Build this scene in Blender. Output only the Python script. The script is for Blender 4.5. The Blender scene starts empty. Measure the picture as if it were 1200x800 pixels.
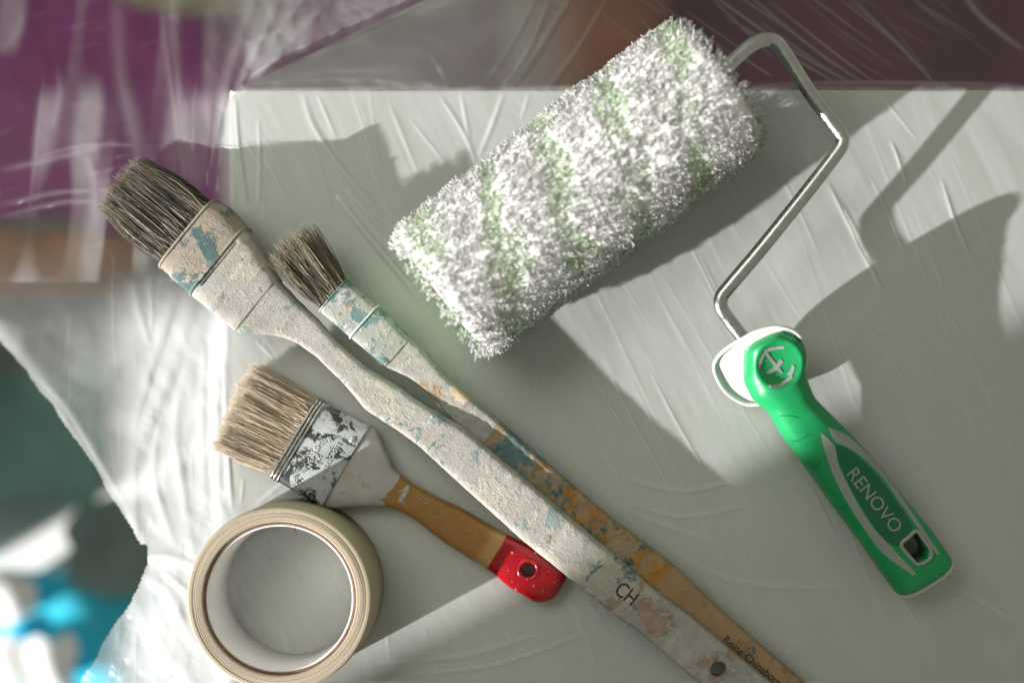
import bpy, bmesh, math, random
import numpy as np
from mathutils import Vector, Matrix, noise
from mathutils.bvhtree import BVHTree

random.seed(7); RNG = np.random.default_rng(7)
scene = bpy.context.scene
COL = scene.collection

# ------------------------------------------------------------------ camera
S = 0.000465                       # metres per photo pixel on the table top
D = 0.80                           # camera height above the table top
FX, FY = 690.0, 430.0              # photo pixel of the point right below the lens

def at(px, py, z=0.0):
    """world point at height z (mm) that stands under photo pixel (px, py)"""
    f = (D - z * .001) / D
    return Vector(((FX + (px - FX) * f - 600) * S, -(FY + (py - FY) * f - 400) * S, z * .001))

cam = bpy.data.cameras.new('camera'); camo = bpy.data.objects.new('camera', cam); COL.objects.link(camo)
camo.location = ((FX - 600) * S, -(FY - 400) * S, D)
cam.sensor_width = 36.0
cam.lens = 36.0 * D / (1200 * S)
cam.shift_x = (600 - FX) / 1200.0
cam.shift_y = (FY - 400) / 1200.0
cam.clip_start = 0.01; cam.clip_end = 50
cam.dof.use_dof = True
cam.dof.focus_distance = D - 0.025
cam.dof.aperture_fstop = cam.lens / 20.0
scene.camera = camo

# ------------------------------------------------------------------ light
SUN_AZ = math.radians(29.0); SUN_EL = math.radians(20.5)
s_h = Vector((math.cos(SUN_AZ), math.sin(SUN_AZ), 0))            # the way the shadows fall
sun_dir = Vector((s_h.x * math.cos(SUN_EL), s_h.y * math.cos(SUN_EL), -math.sin(SUN_EL)))
LAMP_R = 12.0
ld = bpy.data.lights.new('sunlight', 'SPOT'); lo = bpy.data.objects.new('sunlight', ld); COL.objects.link(lo)
lo.location = -sun_dir * LAMP_R
lo.rotation_euler = sun_dir.to_track_quat('-Z', 'Y').to_euler()
ld.energy = 18200; ld.color = (1.0, 0.975, 0.94); ld.shadow_soft_size = 0.085
ld.spot_size = math.radians(14); ld.spot_blend = 0.1

def area(name, loc, target, size, energy, color):
    a = bpy.data.lights.new(name, 'AREA'); o = bpy.data.objects.new(name, a); COL.objects.link(o)
    a.shape = 'RECTANGLE'; a.size, a.size_y = size; a.energy = energy; a.color = color
    o.location = loc
    o.rotation_euler = (Vector(target) - Vector(loc)).to_track_quat('-Z', 'Y').to_euler()
area('window_light', (-0.55, 0.46, 0.92), (-0.05, 0.05, 0.0), (.65, .55), 3.8, (1.0, 1.0, 0.9))

w = bpy.data.worlds.new('World'); scene.world = w; w.use_nodes = True
bg = w.node_tree.nodes['Background']; bg.inputs[0].default_value = (1.0, 0.98, 0.80, 1); bg.inputs[1].default_value = 0.285
scene.view_settings.view_transform = 'Standard'; scene.view_settings.look = 'None'
scene.view_settings.exposure = 0.0; scene.view_settings.gamma = 1.0
scene.cycles.max_bounces = 14; scene.cycles.transparent_max_bounces = 16
scene.cycles.diffuse_bounces = 8; scene.cycles.caustics_reflective = False; scene.cycles.caustics_refractive = False
scene.cycles.use_denoising = True

# ------------------------------------------------------------------ helpers
def wloc(o):
    v = Vector((0, 0, 0))
    while o is not None:
        v = v + o.location; o = o.parent
    return v

def link(name, me, mat, parent=None, kind=None):
    o = bpy.data.objects.new(name, me); COL.objects.link(o)
    for m in (mat if isinstance(mat, (list, tuple)) else [mat]):
        if m: me.materials.append(m)
    if parent is not None:
        o.parent = parent
        me.transform(Matrix.Translation(-wloc(parent)))
    if kind: o['kind'] = kind
    return o

def mesh(name, verts, faces, mat, parent=None, smooth=True, kind=None, uv=None, mats=None):
    me = bpy.data.meshes.new(name)
    if isinstance(verts, np.ndarray): verts = verts.tolist()
    if isinstance(faces, np.ndarray): faces = faces.tolist()
    me.from_pydata(verts, [], faces)
    me.update()
    if uv is not None:
        lay = me.uv_layers.new(name='UVMap')
        vi = np.empty(len(me.loops), dtype=np.int32); me.loops.foreach_get('vertex_index', vi)
        lay.data.foreach_set('uv', np.asarray(uv, dtype=np.float32)[vi].ravel())
    if smooth: me.polygons.foreach_set('use_smooth', [True] * len(me.polygons))
    if mats is not None: me.polygons.foreach_set('material_index', mats)
    return link(name, me, mat, parent, kind)

def thing(name, label, cat, loc):
    o = bpy.data.objects.new(name, None); COL.objects.link(o); o.location = loc
    o.empty_display_size = .02
    o['label'] = label; o['category'] = cat
    return o

def cat_rom(pts, n, closed=False):
    P = [Vector(p) for p in pts]; m = len(P); out = []
    segs = m if closed else m - 1
    for i in range(segs):
        if closed: p0, p1, p2, p3 = P[(i-1) % m], P[i], P[(i+1) % m], P[(i+2) % m]
        else: p0, p1, p2, p3 = P[max(i-1, 0)], P[i], P[i+1], P[min(i+2, m-1)]
        for k in range(n):
            t = k / n
            out.append(0.5*((2*p1)+(p2-p0)*t+(2*p0-5*p1+4*p2-p3)*t*t+(3*p1-p0-3*p2+p3)*t**3))
    if not closed: out.append(P[-1].copy())
    return out

def tube_geo(path, r, n=14, closed=False):
    """verts, faces of a tube along path; r a number or list"""
    m = len(path); V = []; F = []
    up = None
    for i, p in enumerate(path):
        if closed: t = (path[(i+1) % m] - path[i-1]).normalized()
        else: t = (path[min(i+1, m-1)] - path[max(i-1, 0)]).normalized()
        if up is None:
            up = Vector((0, 0, 1)) if abs(t.z) < .9 else Vector((1, 0, 0))
        e1 = (up - t * up.dot(t)).normalized(); up = e1
        e2 = t.cross(e1)
        rr = r[i] if isinstance(r, (list, tuple)) else r
        for k in range(n):
            a = 2*math.pi*k/n
            V.append(p + e1*math.cos(a)*rr + e2*math.sin(a)*rr)
    for i in range(m if closed else m-1):
        j = (i+1) % m
        for k in range(n):
            F.append((i*n+k, i*n+(k+1) % n, j*n+(k+1) % n, j*n+k))
    if not closed:
        F.append(tuple(range(n-1, -1, -1))); F.append(tuple((m-1)*n+k for k in range(n)))
    return V, F

def fill_bm(bm, V, F):
    vs = [bm.verts.new(v) for v in V]
    for f in F:
        try: bm.faces.new([vs[i] for i in f])
        except ValueError: pass

def bm_obj(name, bm, mat, parent=None, smooth=True, kind=None):
    bmesh.ops.recalc_face_normals(bm, faces=bm.faces)
    me = bpy.data.meshes.new(name); bm.to_mesh(me); bm.free()
    if smooth: me.polygons.foreach_set('use_smooth', [True]*len(me.polygons))
    return link(name, me, mat, parent, kind)

class Axis:
    """a straight axis in photo pixels: point <-> (along, across)"""
    def __init__(s, p0, p1):
        s.p0 = np.array(p0, float); d = np.array(p1, float) - s.p0
        s.d = d / np.linalg.norm(d); s.n = np.array((-s.d[1], s.d[0]))
    def ab(s, p):
        q = np.array(p, float)[:2] - s.p0
        return float(q @ s.d), float(q @ s.n)
    def px(s, a, b): return s.p0 + s.d*a + s.n*b
    def prof(s, pts):        # list of (px, py, value)
        q = sorted((s.ab(p)[0], p[2]) for p in pts)
        xs = [x for x, _ in q]; ys = [y for _, y in q]
        return lambda a: float(np.interp(a, xs, ys))
    def edge(s, pts, smooth=5.0):
        q = sorted(s.ab(p) for p in pts)
        xs = np.array([x for x, _ in q]); ys = np.array([y for _, y in q])
        g = np.arange(xs[0]-30, xs[-1]+30, 1.0)
        v = np.interp(g, xs, ys)
        if smooth:
            k = np.exp(-(np.arange(-15, 16)/smooth)**2); k /= k.sum()
            pad = np.pad(v, 15, mode='edge'); v = np.convolve(pad, k, 'valid')
        return lambda a: float(np.interp(a, g, v))

def fbm(p, sc, octs=3):
    v = 0; am = 1; f = sc
    for _ in range(octs):
        v += am*noise.noise(Vector((p[0]*f, p[1]*f, p[2]*f))); am *= .5; f *= 2.1
    return v

def loft(name, parent, mat, ax, eL, eR, a0, a1, zc, th, ring=32, step=2.5, power=4.5,
         amp=0.0, scale=120.0, end0=0.0, end1=0.0, grow=0.0, dent=None):
    """a solid whose outline in plan runs between eL(a) and eR(a), centre height zc(a), thickness th(a) (mm)"""
    n = max(4, int((a1-a0)/step))
    st = list(np.linspace(a0, a1, n))
    sh = [1.0]*len(st)
    def ends(a_end, r, sgn):
        o = []
        for k in range(5):
            t = math.radians(90*(k+.35)/5.35)
            o.append((a_end - sgn*r*(1-math.sin(math.pi/2-t)) if False else a_end - sgn*r*(1-math.sin(math.pi/2 - (math.pi/2-t))), math.cos(t)))
        return o
    if end0 > 0:
        st = [a for a in st if a > a0+end0]; sh = [1.0]*len(st)
        pre = [(a0 + end0*(1-math.sin(t)), math.cos(t)) for t in [math.radians(88-88*k/7) for k in range(8)]]
        st = [p[0] for p in pre]+st; sh = [p[1] for p in pre]+sh
    if end1 > 0:
        keep = [(a, h) for a, h in zip(st, sh) if a < a1-end1]
        post = [(a1 - end1*(1-math.sin(t)), math.cos(t)) for t in [math.radians(88*k/7) for k in range(8)]]
        st = [k[0] for k in keep]+[p[0] for p in post]; sh = [k[1] for k in keep]+[p[1] for p in post]
    V = []; UV = []
    for a, h in zip(st, sh):
        bl, br = eL(a), eR(a); c = (bl+br)/2; hw = abs(br-bl)/2 + grow/0.465
        hw = hw*(0.35+0.65*h) if h < 1 else hw
        z0 = zc(a); hz = (th(a)/2+grow)*(0.12+.88*h)
        base = ax.px(a, c)
        for k in range(ring):
            t = 2*math.pi*(k+.5)/ring
            ct, sn = math.cos(t), math.sin(t)
            cx = math.copysign(abs(ct)**(2/power), ct); cz = math.copysign(abs(sn)**(2/power), sn)
            q = base + ax.n*hw*cx
            p = at(q[0], q[1], z0); p.z = (z0+hz*cz)*.001
            if amp:
                d = amp*.001*fbm(p, scale)
                p = p + Vector((ax.n[0]*cx, -ax.n[1]*cx, cz)).normalized()*d
            if dent: p = dent(q, p, cz)
            V.append(p); UV.append((a*.465/100, (c+hw*cx)*.465/100))
    F = []
    m = len(st)
    for i in range(m-1):
        for k in range(ring):
            F.append((i*ring+k, (i+1)*ring+k, (i+1)*ring+(k+1) % ring, i*ring+(k+1) % ring))
    F.append(tuple(range(ring))); F.append(tuple((m-1)*ring+k for k in range(ring-1, -1, -1)))
    o = mesh(name, V, F, mat, parent, uv=UV)
    bm = bmesh.new(); bm.from_mesh(o.data); bmesh.ops.recalc_face_normals(bm, faces=bm.faces); bm.to_mesh(o.data); bm.free()
    return o

def cut(o, poly, z0=-20, z1=90):
    """bore a hole with the outline poly (photo px on the object's top, z) through the object"""
    off = wloc(o); bm = bmesh.new()
    lo_ = [bm.verts.new(Vector((p.x, p.y, z0*.001))-off) for p in poly]; hi = [bm.verts.new(Vector((p.x, p.y, z1*.001))-off) for p in poly]
    n = len(poly)
    bm.faces.new(lo_); bm.faces.new(hi)
    for i in range(n): bm.faces.new((lo_[i], lo_[(i+1) % n], hi[(i+1) % n], hi[i]))
    bmesh.ops.recalc_face_normals(bm, faces=bm.faces)
    me = bpy.data.meshes.new('bore'); bm.to_mesh(me); bm.free()
    c = bpy.data.objects.new('bore', me); COL.objects.link(c); c.location = off
    m = o.modifiers.new('b', 'BOOLEAN'); m.operation = 'DIFFERENCE'; m.object = c; m.solver = 'EXACT'
    bpy.context.view_layer.update()
    dg = bpy.context.evaluated_depsgraph_get()
    new = bpy.data.meshes.new_from_object(o.evaluated_get(dg))
    o.modifiers.clear(); o.data = new
    bpy.data.objects.remove(c); bpy.data.meshes.remove(me)
    return o

def bvh_of(*objs):
    V = []; F = []
    for o in objs:
        off = wloc(o); b = len(V)
        V += [v.co+off for v in o.data.vertices]
        F += [tuple(b+i for i in p.vertices) for p in o.data.polygons]
    return BVHTree.FromPolygons(V, F)

CAMP = Vector(camo.location)
def drop(bvh, q, z_guess, lift):
    """point on the surface that photo pixel q looks at, lifted off it by lift mm"""
    p0 = at(q[0], q[1], 0.0)
    d = (p0 - CAMP).normalized()
    hit = bvh.ray_cast(CAMP, d, 3.0)
    if hit[0] is None: return at(q[0], q[1], z_guess)
    nn = hit[1] if hit[1].dot(d) < 0 else -hit[1]
    return hit[0] + nn*lift*.001

def ribbon(name, parent, mat, bvh, A, B, n=40, m=4, lift=.25, zg=30):
    A = cat_rom([(p[0], p[1], 0) for p in A], 12); B = cat_rom([(p[0], p[1], 0) for p in B], 12)
    V = []; F = []
    for i in range(n+1):
        t = i/n; pa = A[min(int(t*(len(A)-1)), len(A)-1)]; pb = B[min(int(t*(len(B)-1)), len(B)-1)]
        for j in range(m+1):
            q = pa.lerp(pb, j/m); V.append(drop(bvh, (q.x, q.y), zg, lift))
    for i in range(n):
        for j in range(m):
            a = i*(m+1)+j; F.append((a, a+1, a+m+2, a+m+1))
    return mesh(name, V, F, mat, parent)

def text_bm(body, maxlen=.12, width=1.0, spacing=1.0, offset=0.0):
    c = bpy.data.curves.new('t', 'FONT'); c.body = body; c.size = 1.0; c.space_character = spacing; c.offset = offset
    c.resolution_u = 4
    o = bpy.data.objects.new('t', c); COL.objects.link(o)
    bpy.context.view_layer.update()
    me = bpy.data.meshes.new_from_object(o.evaluated_get(bpy.context.evaluated_depsgraph_get()))
    bpy.data.objects.remove(o); bpy.data.curves.remove(c)
    bm = bmesh.new(); bm.from_mesh(me); bpy.data.meshes.remove(me)
    bmesh.ops.triangulate(bm, faces=bm.faces)
    for _ in range(3):
        L = [e for e in bm.edges if e.calc_length() > maxlen]
        if not L: break
        bmesh.ops.subdivide_edges(bm, edges=L, cuts=1, use_grid_fill=False)
        bmesh.ops.triangulate(bm, faces=bm.faces)
    return bm

def lettering(name, parent, mat, bvh, body, org, d, size, lift=.25, zg=30, stretch=1.0, spacing=1.0, offset=0.0, arc=0.0, raised=0.0, kind=None):
    """flat print (or raised letters) laid on a surface; d is the reading direction in photo px"""
    bm = text_bm(body, spacing=spacing, offset=offset)
    d = np.array(d, float); d /= np.linalg.norm(d); up = np.array((d[1], -d[0]))
    xs = [v.co.x for v in bm.verts]; xm = (min(xs)+max(xs))/2; hwid = (max(xs)-min(xs))/2
    def place(x, y, l):
        if arc:
            ang = (x-xm)/hwid*arc; R = hwid/arc
            X = xm + (R+y)*math.sin(ang); Y = (R+y)*math.cos(ang)-R
        else: X, Y = x, y
        q = np.array(org, float) + d*X*size*stretch + up*Y*size
        return drop(bvh, q, zg, l)
    src = [(v.co.x, v.co.y) for v in bm.verts]
    if raised:
        g = bmesh.ops.extrude_face_region(bm, geom=list(bm.faces))
        new = set(v for v in g['geom'] if isinstance(v, bmesh.types.BMVert))
        for v in list(bm.verts):
            v.co = place(v.co.x, v.co.y, raised if v in new else -.2)
    else:
        for v in bm.verts: v.co = place(v.co.x, v.co.y, lift)
    return bm_obj(name, bm, mat, parent, smooth=False, kind=kind)

# ------------------------------------------------------------------ materials
class NT:
    def __init__(s, name):
        s.m = bpy.data.materials.new(name); s.m.use_nodes = True
        s.t = s.m.node_tree; s.p = s.t.nodes['Principled BSDF']; s.out = s.t.nodes['Material Output']
    def n(s, typ, **kw):
        x = s.t.nodes.new(typ)
        for k, v in kw.items():
            if k in x.inputs: x.inputs[k].default_value = v
            else: setattr(x, k, v)
        return x
    def l(s, a, b): s.t.links.new(a, b)
    def coord(s):
        if not hasattr(s, '_c'): s._c = s.n('ShaderNodeTexCoord')
        return s._c
    def noise(s, sc, det=4, rough=.55, dist=0.0, vec=None):
        x = s.n('ShaderNodeTexNoise'); x.inputs['Scale'].default_value = sc; x.inputs['Detail'].default_value = det
        x.inputs['Roughness'].default_value = rough; x.inputs['Distortion'].default_value = dist
        s.l(vec if vec is not None else s.coord().outputs['Object'], x.inputs['Vector']); return x.outputs['Fac']
    def remap(s, sock, a, b, c=0.0, d=1.0):
        x = s.n('ShaderNodeMapRange'); x.inputs[1].default_value = a; x.inputs[2].default_value = b
        x.inputs[3].default_value = c; x.inputs[4].default_value = d; s.l(sock, x.inputs[0]); return x.outputs[0]
    def math(s, op, a, b):
        x = s.n('ShaderNodeMath', operation=op)
        for i, v in enumerate((a, b)):
            if isinstance(v, (int, float)): x.inputs[i].default_value = v
            else: s.l(v, x.inputs[i])
        return x.outputs[0]
    def mix(s, fac, a, b):
        x = s.n('ShaderNodeMix', data_type='RGBA')
        for sock, v in ((x.inputs[0], fac), (x.inputs[6], a), (x.inputs[7], b)):
            if isinstance(v, (int, float)): sock.default_value = v
            elif isinstance(v, tuple): sock.default_value = (*v, 1)
            else: s.l(v, sock)
        return x.outputs[2]
    def u_mask(s, a0, a1, soft, wob=0.0):
        """1 between a0 and a1 mm along the piece"""
        if not hasattr(s, '_u'):
            sp = s.n('ShaderNodeSeparateXYZ'); s.l(s.coord().outputs['UV'], sp.inputs[0]); s._u = s.math('MULTIPLY', sp.outputs[0], 100.0)
        u = s._u
        if wob: u = s.math('ADD', u, s.math('MULTIPLY', s.math('SUBTRACT', s.noise(90, 3), .5), wob))
        return s.math('MULTIPLY', s.remap(u, a0-soft, a0+soft), s.remap(u, a1-soft, a1+soft, 1.0, 0.0))
    def bump(s, sock, strength, dist=.0005, prev=None):
        x = s.n('ShaderNodeBump'); x.inputs['Strength'].default_value = strength; x.inputs['Distance'].default_value = dist
        s.l(sock, x.inputs['Height'])
        if prev is not None: s.l(prev, x.inputs['Normal'])
        return x.outputs[0]
    def done(s, col=None, rough=None, normal=None, metal=None, spec=None):
        for key, v in (('Base Color', col), ('Roughness', rough), ('Normal', normal), ('Metallic', metal), ('Specular IOR Level', spec)):
            if v is None: continue
            if isinstance(v, tuple): s.p.inputs[key].default_value = (*v, 1)
            elif isinstance(v, (int, float)): s.p.inputs[key].default_value = v
            else: s.l(v, s.p.inputs[key])
        return s.m

def plain(name, col, rough=.5, metal=0.0, var=.12, sc=60, bumps=0.0, bsc=900, spec=.5):
    t = NT(name)
    f = t.noise(sc, 4)
    c2 = tuple(max(0, c*(1-var)) for c in col); c1 = tuple(min(1, c*(1+var)) for c in col)
    t.done(t.mix(t.remap(f, .3, .7), c2, c1), t.remap(t.noise(sc*3, 3), .3, .7, max(.03, rough-.08), min(1, rough+.08)), None, metal, spec)
    if bumps: t.l(t.bump(t.noise(bsc, 3), bumps, .0004), t.p.inputs['Normal'])
    return t.m

TEAL = (.11, .19, .195); DTEAL = (.065, .12, .125); ORANGE = (.40, .19, .035); WOODP = (.36, .235, .13); CHALK = (.36, .34, .315)

def paint(name, base, layers, rough=.62, bump=.55, bsc=230):
    """old paint: base colour, then (colour, noise scale, threshold, mask or None) laid one over another with real steps in bump"""
    t = NT(name)
    col = None; hgt = None
    b = t.noise(35, 5)
    col = t.mix(t.remap(b, .3, .7), tuple(c*.86 for c in base), tuple(min(1, c*1.1) for c in base))
    for i, (c, sc, thr, mask) in enumerate(layers):
        vec = t.n('ShaderNodeVectorMath', operation='ADD'); vec.inputs[1].default_value = (i*3.7, i*1.3, i*.7)
        t.l(t.coord().outputs['Object'], vec.inputs[0])
        f = t.remap(t.noise(sc, 6, .62, .3, vec.outputs[0]), thr-.02, thr+.02)
        if mask: f = t.math('MULTIPLY', f, t.u_mask(*mask))
        cc = t.mix(t.remap(t.noise(sc*3, 3, .5, 0, vec.outputs[0]), .3, .7), tuple(x*.85 for x in c), tuple(min(1, x*1.12) for x in c))
        col = t.mix(f, col, cc)
        hgt = f if hgt is None else t.math('ADD', hgt, f)
    crumb = t.noise(bsc, 7, .68, .4)
    vec = t.n('ShaderNodeMapping'); vec.inputs['Scale'].default_value = (35, 160, 1); t.l(t.coord().outputs['UV'], vec.inputs[0])
    lump = t.math('ADD', t.noise(1.3, 5, .65, .7, vec.outputs[0]), t.math('MULTIPLY', t.remap(t.noise(bsc*1.6, 3), .58, .74), .6))
    nrm = t.bump(crumb, bump*.7, .0008)
    nrm = t.bump(lump, .5, .0010, nrm)
    nrm = t.bump(t.noise(900, 4, .65), .35, .0004, nrm)
    if hgt is not None: nrm = t.bump(hgt, .55, .0004, nrm)
    return t.done(col, t.remap(t.noise(120, 3), .3, .7, rough-.12, rough+.12), nrm, None, .35)

# ------------------------------------------------------------------ the setting
M_TABLE = plain('table_paint', (.79, .80, .735), .5, var=.04, sc=14)
M_FLOOR = plain('floor_boards', (.66, .66, .64), .6, var=.15, sc=3)
M_WALL = plain('wall_plaster', (.22, .22, .205), .8, var=.05, sc=6)

def box(bm, c0, c1, bev=0.0):
    V = [(x, y, z) for x in (c0[0], c1[0]) for y in (c0[1], c1[1]) for z in (c0[2], c1[2])]
    F = [(0, 1, 3, 2), (4, 6, 7, 5), (0, 4, 5, 1), (2, 3, 7, 6), (0, 2, 6, 4), (1, 5, 7, 3)]
    fill_bm(bm, [Vector(v) for v in V], F)

bm = bmesh.new(); fill_bm(bm, [Vector((x, y, -.92)) for x, y in ((-3, -3), (3, -3), (3, 3), (-3, 3))], [(0, 1, 2, 3)])
bm_obj('floor', bm, M_FLOOR, smooth=False, kind='structure')

# the wall beside the window: its edge is what cuts the sunlight off over the lower right of the table
jt = at(862, 549); jd = jt - lo.location; jd.z = 0; jd.normalize()
e0 = jt - jd*1.32
r_h = Vector((jd.y, -jd.x, 0))
def slab(r0, r1, za, zb):
    bm = bmesh.new()
    V = [Vector((p.x, p.y, z)) for off in (0, .12) for p, z in ((e0 + r_h*r - jd*off, z) for r, z in ((r0, za), (r0, zb), (r1, zb), (r1, za)))]
    fill_bm(bm, V, [(0, 1, 2, 3), (7, 6, 5, 4)] + [(i, (i+1) % 4, 4+(i+1) % 4, 4+i) for i in range(4)])
    bm_obj('unseen_wall', bm, M_WALL, smooth=False, kind='structure')
slab(1.5, 0, -.92, 1.8)              # beside the window
slab(-.21, -2.2, -.92, .26)          # added parapet, out of view, to keep the sun off the things below
slab(0, -.21, -.44, .26)             # added lintel over an invented gap that lets sun reach the tub

tl = at(268, 106); br = at(1500, 798)
table = thing('table', 'pale grey-green table top under clear plastic film, filling most of the picture', 'table', (0.25, 0, -.92))
bm = bmesh.new(); box(bm, (tl.x, br.y, -.022), (br.x, tl.y, 0))
bmesh.ops.bevel(bm, geom=list(bm.edges), offset=.0008, segments=2, affect='EDGES')
bm_obj('tabletop', bm, M_TABLE, table, smooth=False)
for x in (tl.x+.05, br.x-.05):
    for y in (tl.y-.04, br.y+.04):
        bm = bmesh.new(); box(bm, (x-.02, y-.02, -.92), (x+.02, y+.02, -.0222)); bm_obj('leg', bm, M_TABLE, table, smooth=False)

# ------------------------------------------------------------------ far below: blurred household things
def bundle(name, label, cat, px, py, wpx, hpx, z, hgt, mat, rot=0.0, amp=.12, power=2.6):
    """a soft rounded bundle or cushion"""
    c = at(px, py, z); f = (D-z*.001)/D
    bm = bmesh.new(); bmesh.ops.create_icosphere(bm, subdivisions=4, radius=1)
    sx, sy, sz = wpx*S*f/2, hpx*S*f/2, hgt*.0005
    R = Matrix.Rotation(math.radians(rot), 3, 'Z')
    for v in bm.verts:
        p = v.co
        k = (abs(p.x)**power+abs(p.y)**power+abs(p.z)**power)**(-1/power)
        p = p*k*(1+amp*fbm(p+Vector((px, py, 0)), 1.6))
        v.co = c + R @ Vector((p.x*sx, p.y*sy, p.z*sz))
    o = bm_obj(name, bm, mat)
    o['label'] = label; o['category'] = cat
    return o

M_PLUM = plain('plum_cloth', (.12, .045, .078), .8, var=.2, sc=9)
M_PURPLE = plain('purple_cloth', (.27, .036, .215), .8, var=.35, sc=9)
M_BROWN = plain('brown_cloth', (.40, .20, .085), .8, var=.25, sc=14)
M_TERRA = plain('terracotta_cloth', (.27, .115, .08), .8, var=.2, sc=14)
M_TEALC = plain('teal_cloth', (.17, .32, .30), .85, var=.25, sc=12)
M_GTEAL = plain('grey_teal_cloth', (.17, .24, .24), .85, var=.25, sc=12)
M_CREAM = plain('cream_cloth', (.72, .66, .50), .85, var=.1, sc=12)
M_HILITE = plain('highlight_white', (.86, .88, .90), .8, var=.06, sc=12)
M_BLUE = plain('blue_plastic', (.03, .52, .72), .35, var=.12, sc=8)

# purple blanket: a sheet with soft folds
def blanket(name, label, x0, x1, mat, zb, seed, y0=-420, y1=262, cat='blanket', fine=1.0):
    gx = np.linspace(x0, x1, 70); gy = np.linspace(y0, y1, 50)
    V = []; F = []
    for j, y in enumerate(gy):
        for i, x in enumerate(gx):
            z = zb + 26*noise.noise(Vector((x*.006, y*.004, seed))) + 14*noise.noise(Vector((x*.02, y*.012, seed+3)))
            yy = y + (16*noise.noise(Vector((x*.01, 0, 9))) + 14*(fine-1)*noise.noise(Vector((x*.03, seed, 9))))*(2*j/49-1); xx = x + (14 + 22*(fine-1))*noise.noise(Vector((0, y*.02, seed)))*(1 if fine == 1 else 2*i/69-1)
            V.append(at(xx, yy, z))
    for j in range(len(gy)-1):
        for i in range(len(gx)-1):
            a = j*len(gx)+i; F.append((a, a+1, a+len(gx)+1, a+len(gx)))
    o = mesh(name, V, F, mat)
    sm = o.modifiers.new('thick', 'SOLIDIFY'); sm.thickness = .006
    o['label'] = label; o['category'] = cat
blanket('blanket', 'purple blanket lying far below at the upper left, seen blurred through the film', -420, 620, M_PURPLE, -660, 2)
blanket('blanket', 'dark plum blanket lying far below behind the table at the upper right', 600, 1720, M_PLUM, -700, 12)
bundle('cushion', 'brown cushion below the purple blanket at the left picture edge, blurred', 'cushion', 40, 312, 240, 80, -660, 120, M_BROWN, 4)
bundle('cushion', 'terracotta cushion glowing blurred through the film above the white roller', 'cushion', 680, 20, 190, 190, -560, 90, M_TERRA, -15)
bundle('cushion', 'cream cushion just showing at the top picture edge left of the table corner', 'cushion', 235, -22, 190, 70, -500, 120, M_CREAM)
blanket('towel', 'grey-teal towel below the brown cushion at the left picture edge', -130, 118, M_GTEAL, -790, 21, 345, 402, 'towel', 1.6)
blanket('towel', 'dark teal towel at the left picture edge, out of focus below the film hem', -160, 122, M_TEALC, -790, 31, 428, 588, 'towel', 2.0)
blanket('towel', 'dark grey-teal towel directly above the blue tub, out of focus', 84, 260, M_GTEAL, -800, 41, 590, 690, 'towel', 1.8)
# blue tub; white sheets stand in for its bright highlights
tub = thing('plastic_tub', 'bright blue plastic tub in the lower left corner, far out of focus', 'tub', at(60, 780, -919))
def rr(cx, cy, wx, wy, r, n=6):
    o = []
    for k, (sx, sy) in enumerate(((1, 1), (-1, 1), (-1, -1), (1, -1))):
        for i in range(n+1):
            a = math.pi/2*k + math.pi/2*i/n
            o.append((cx+sx*(wx-r)+r*math.cos(a), cy+sy*(wy-r)+r*math.sin(a)))
    return o
c = at(64, 786, -800)
rings = [(.095, .085, -.918), (.108, .098, -.815), (.118, .108, -.813), (.118, .108, -.805), (.110, .10, -.801), (.106, .096, -.805), (.02, .015, -.806)]
V = []; F = []
for wx, wy, z in rings:
    V += [Vector((x, y, z)) for x, y in rr(c.x, c.y, wx, wy, .03)]
n = len(V)//len(rings)
for i in range(len(rings)-1):
    for k in range(n): F.append((i*n+k, i*n+(k+1) % n, (i+1)*n+(k+1) % n, (i+1)*n+k))
F.append(tuple(range(n-1, -1, -1))); F.append(tuple((len(rings)-1)*n+k for k in range(n)))
mesh('tub_and_lid', V, F, M_BLUE, tub, smooth=False)
blanket('highlight_sheet', 'white rag standing in for a highlight on the blue tub, nearest to the left picture edge', -70, 44, M_HILITE, -792, 51, 668, 728, 'highlight_sheet', 2.0)
blanket('highlight_sheet', 'white rag standing in for a highlight on the blue tub, lower one near the bottom picture edge', -10, 88, M_HILITE, -792, 61, 742, 812, 'highlight_sheet', 2.2)

# ------------------------------------------------------------------ plastic film
def vnoise(X, Y, lx, ly, ang, seed):
    r = np.random.default_rng(seed); ca, sa = math.cos(ang), math.sin(ang)
    U = (X*ca+Y*sa)/lx; W = (-X*sa+Y*ca)/ly
    U = U-U.min(); W = W-W.min()
    nu, nw = int(U.max())+3, int(W.max())+3
    G = r.random((nw, nu))*2-1
    i = U.astype(int); j = W.astype(int); fu = U-i; fw = W-j
    fu = fu*fu*fu*(fu*(fu*6-15)+10); fw = fw*fw*fw*(fw*(fw*6-15)+10)
    return (G[j, i]*(1-fu)+G[j, i+1]*fu)*(1-fw)+(G[j+1, i]*(1-fu)+G[j+1, i+1]*fu)*fw

def sstep(x, a, b):
    t = np.clip((x-a)/(b-a), 0, 1); return t*t*(3-2*t)

step = 1.8
xs = np.arange(-70, 1275, step); ys = np.arange(-70, 850, step)
X, Y = np.meshgrid(xs, ys)
EDGE = 268.0
xe = EDGE + (np.sqrt((106-Y)**2+14**2)+(106-Y))*.5*2.3                      # left rim of the covered top, then the ridge running back from the corner
u = np.clip(xe-X, 0, None); v = np.clip(104-Y, 0, None)
ur = u-4*(1-np.exp(-u/4)); vr = v-2*(1-np.exp(-v/2))
left = sstep(X, xe+5, xe-14)
left = np.clip(left, 0, 1); back = sstep(Y, 105, 98)*(1-left); rightm = sstep(X, xe-45, xe+6)
Zmm = -(np.maximum(ur*.17, vr*.45*rightm))
Zmm += -np.clip(u-110, 0, None)*.12
H = np.full_like(X, 0.55)
ontop = (1-left)*(1-back)
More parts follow.
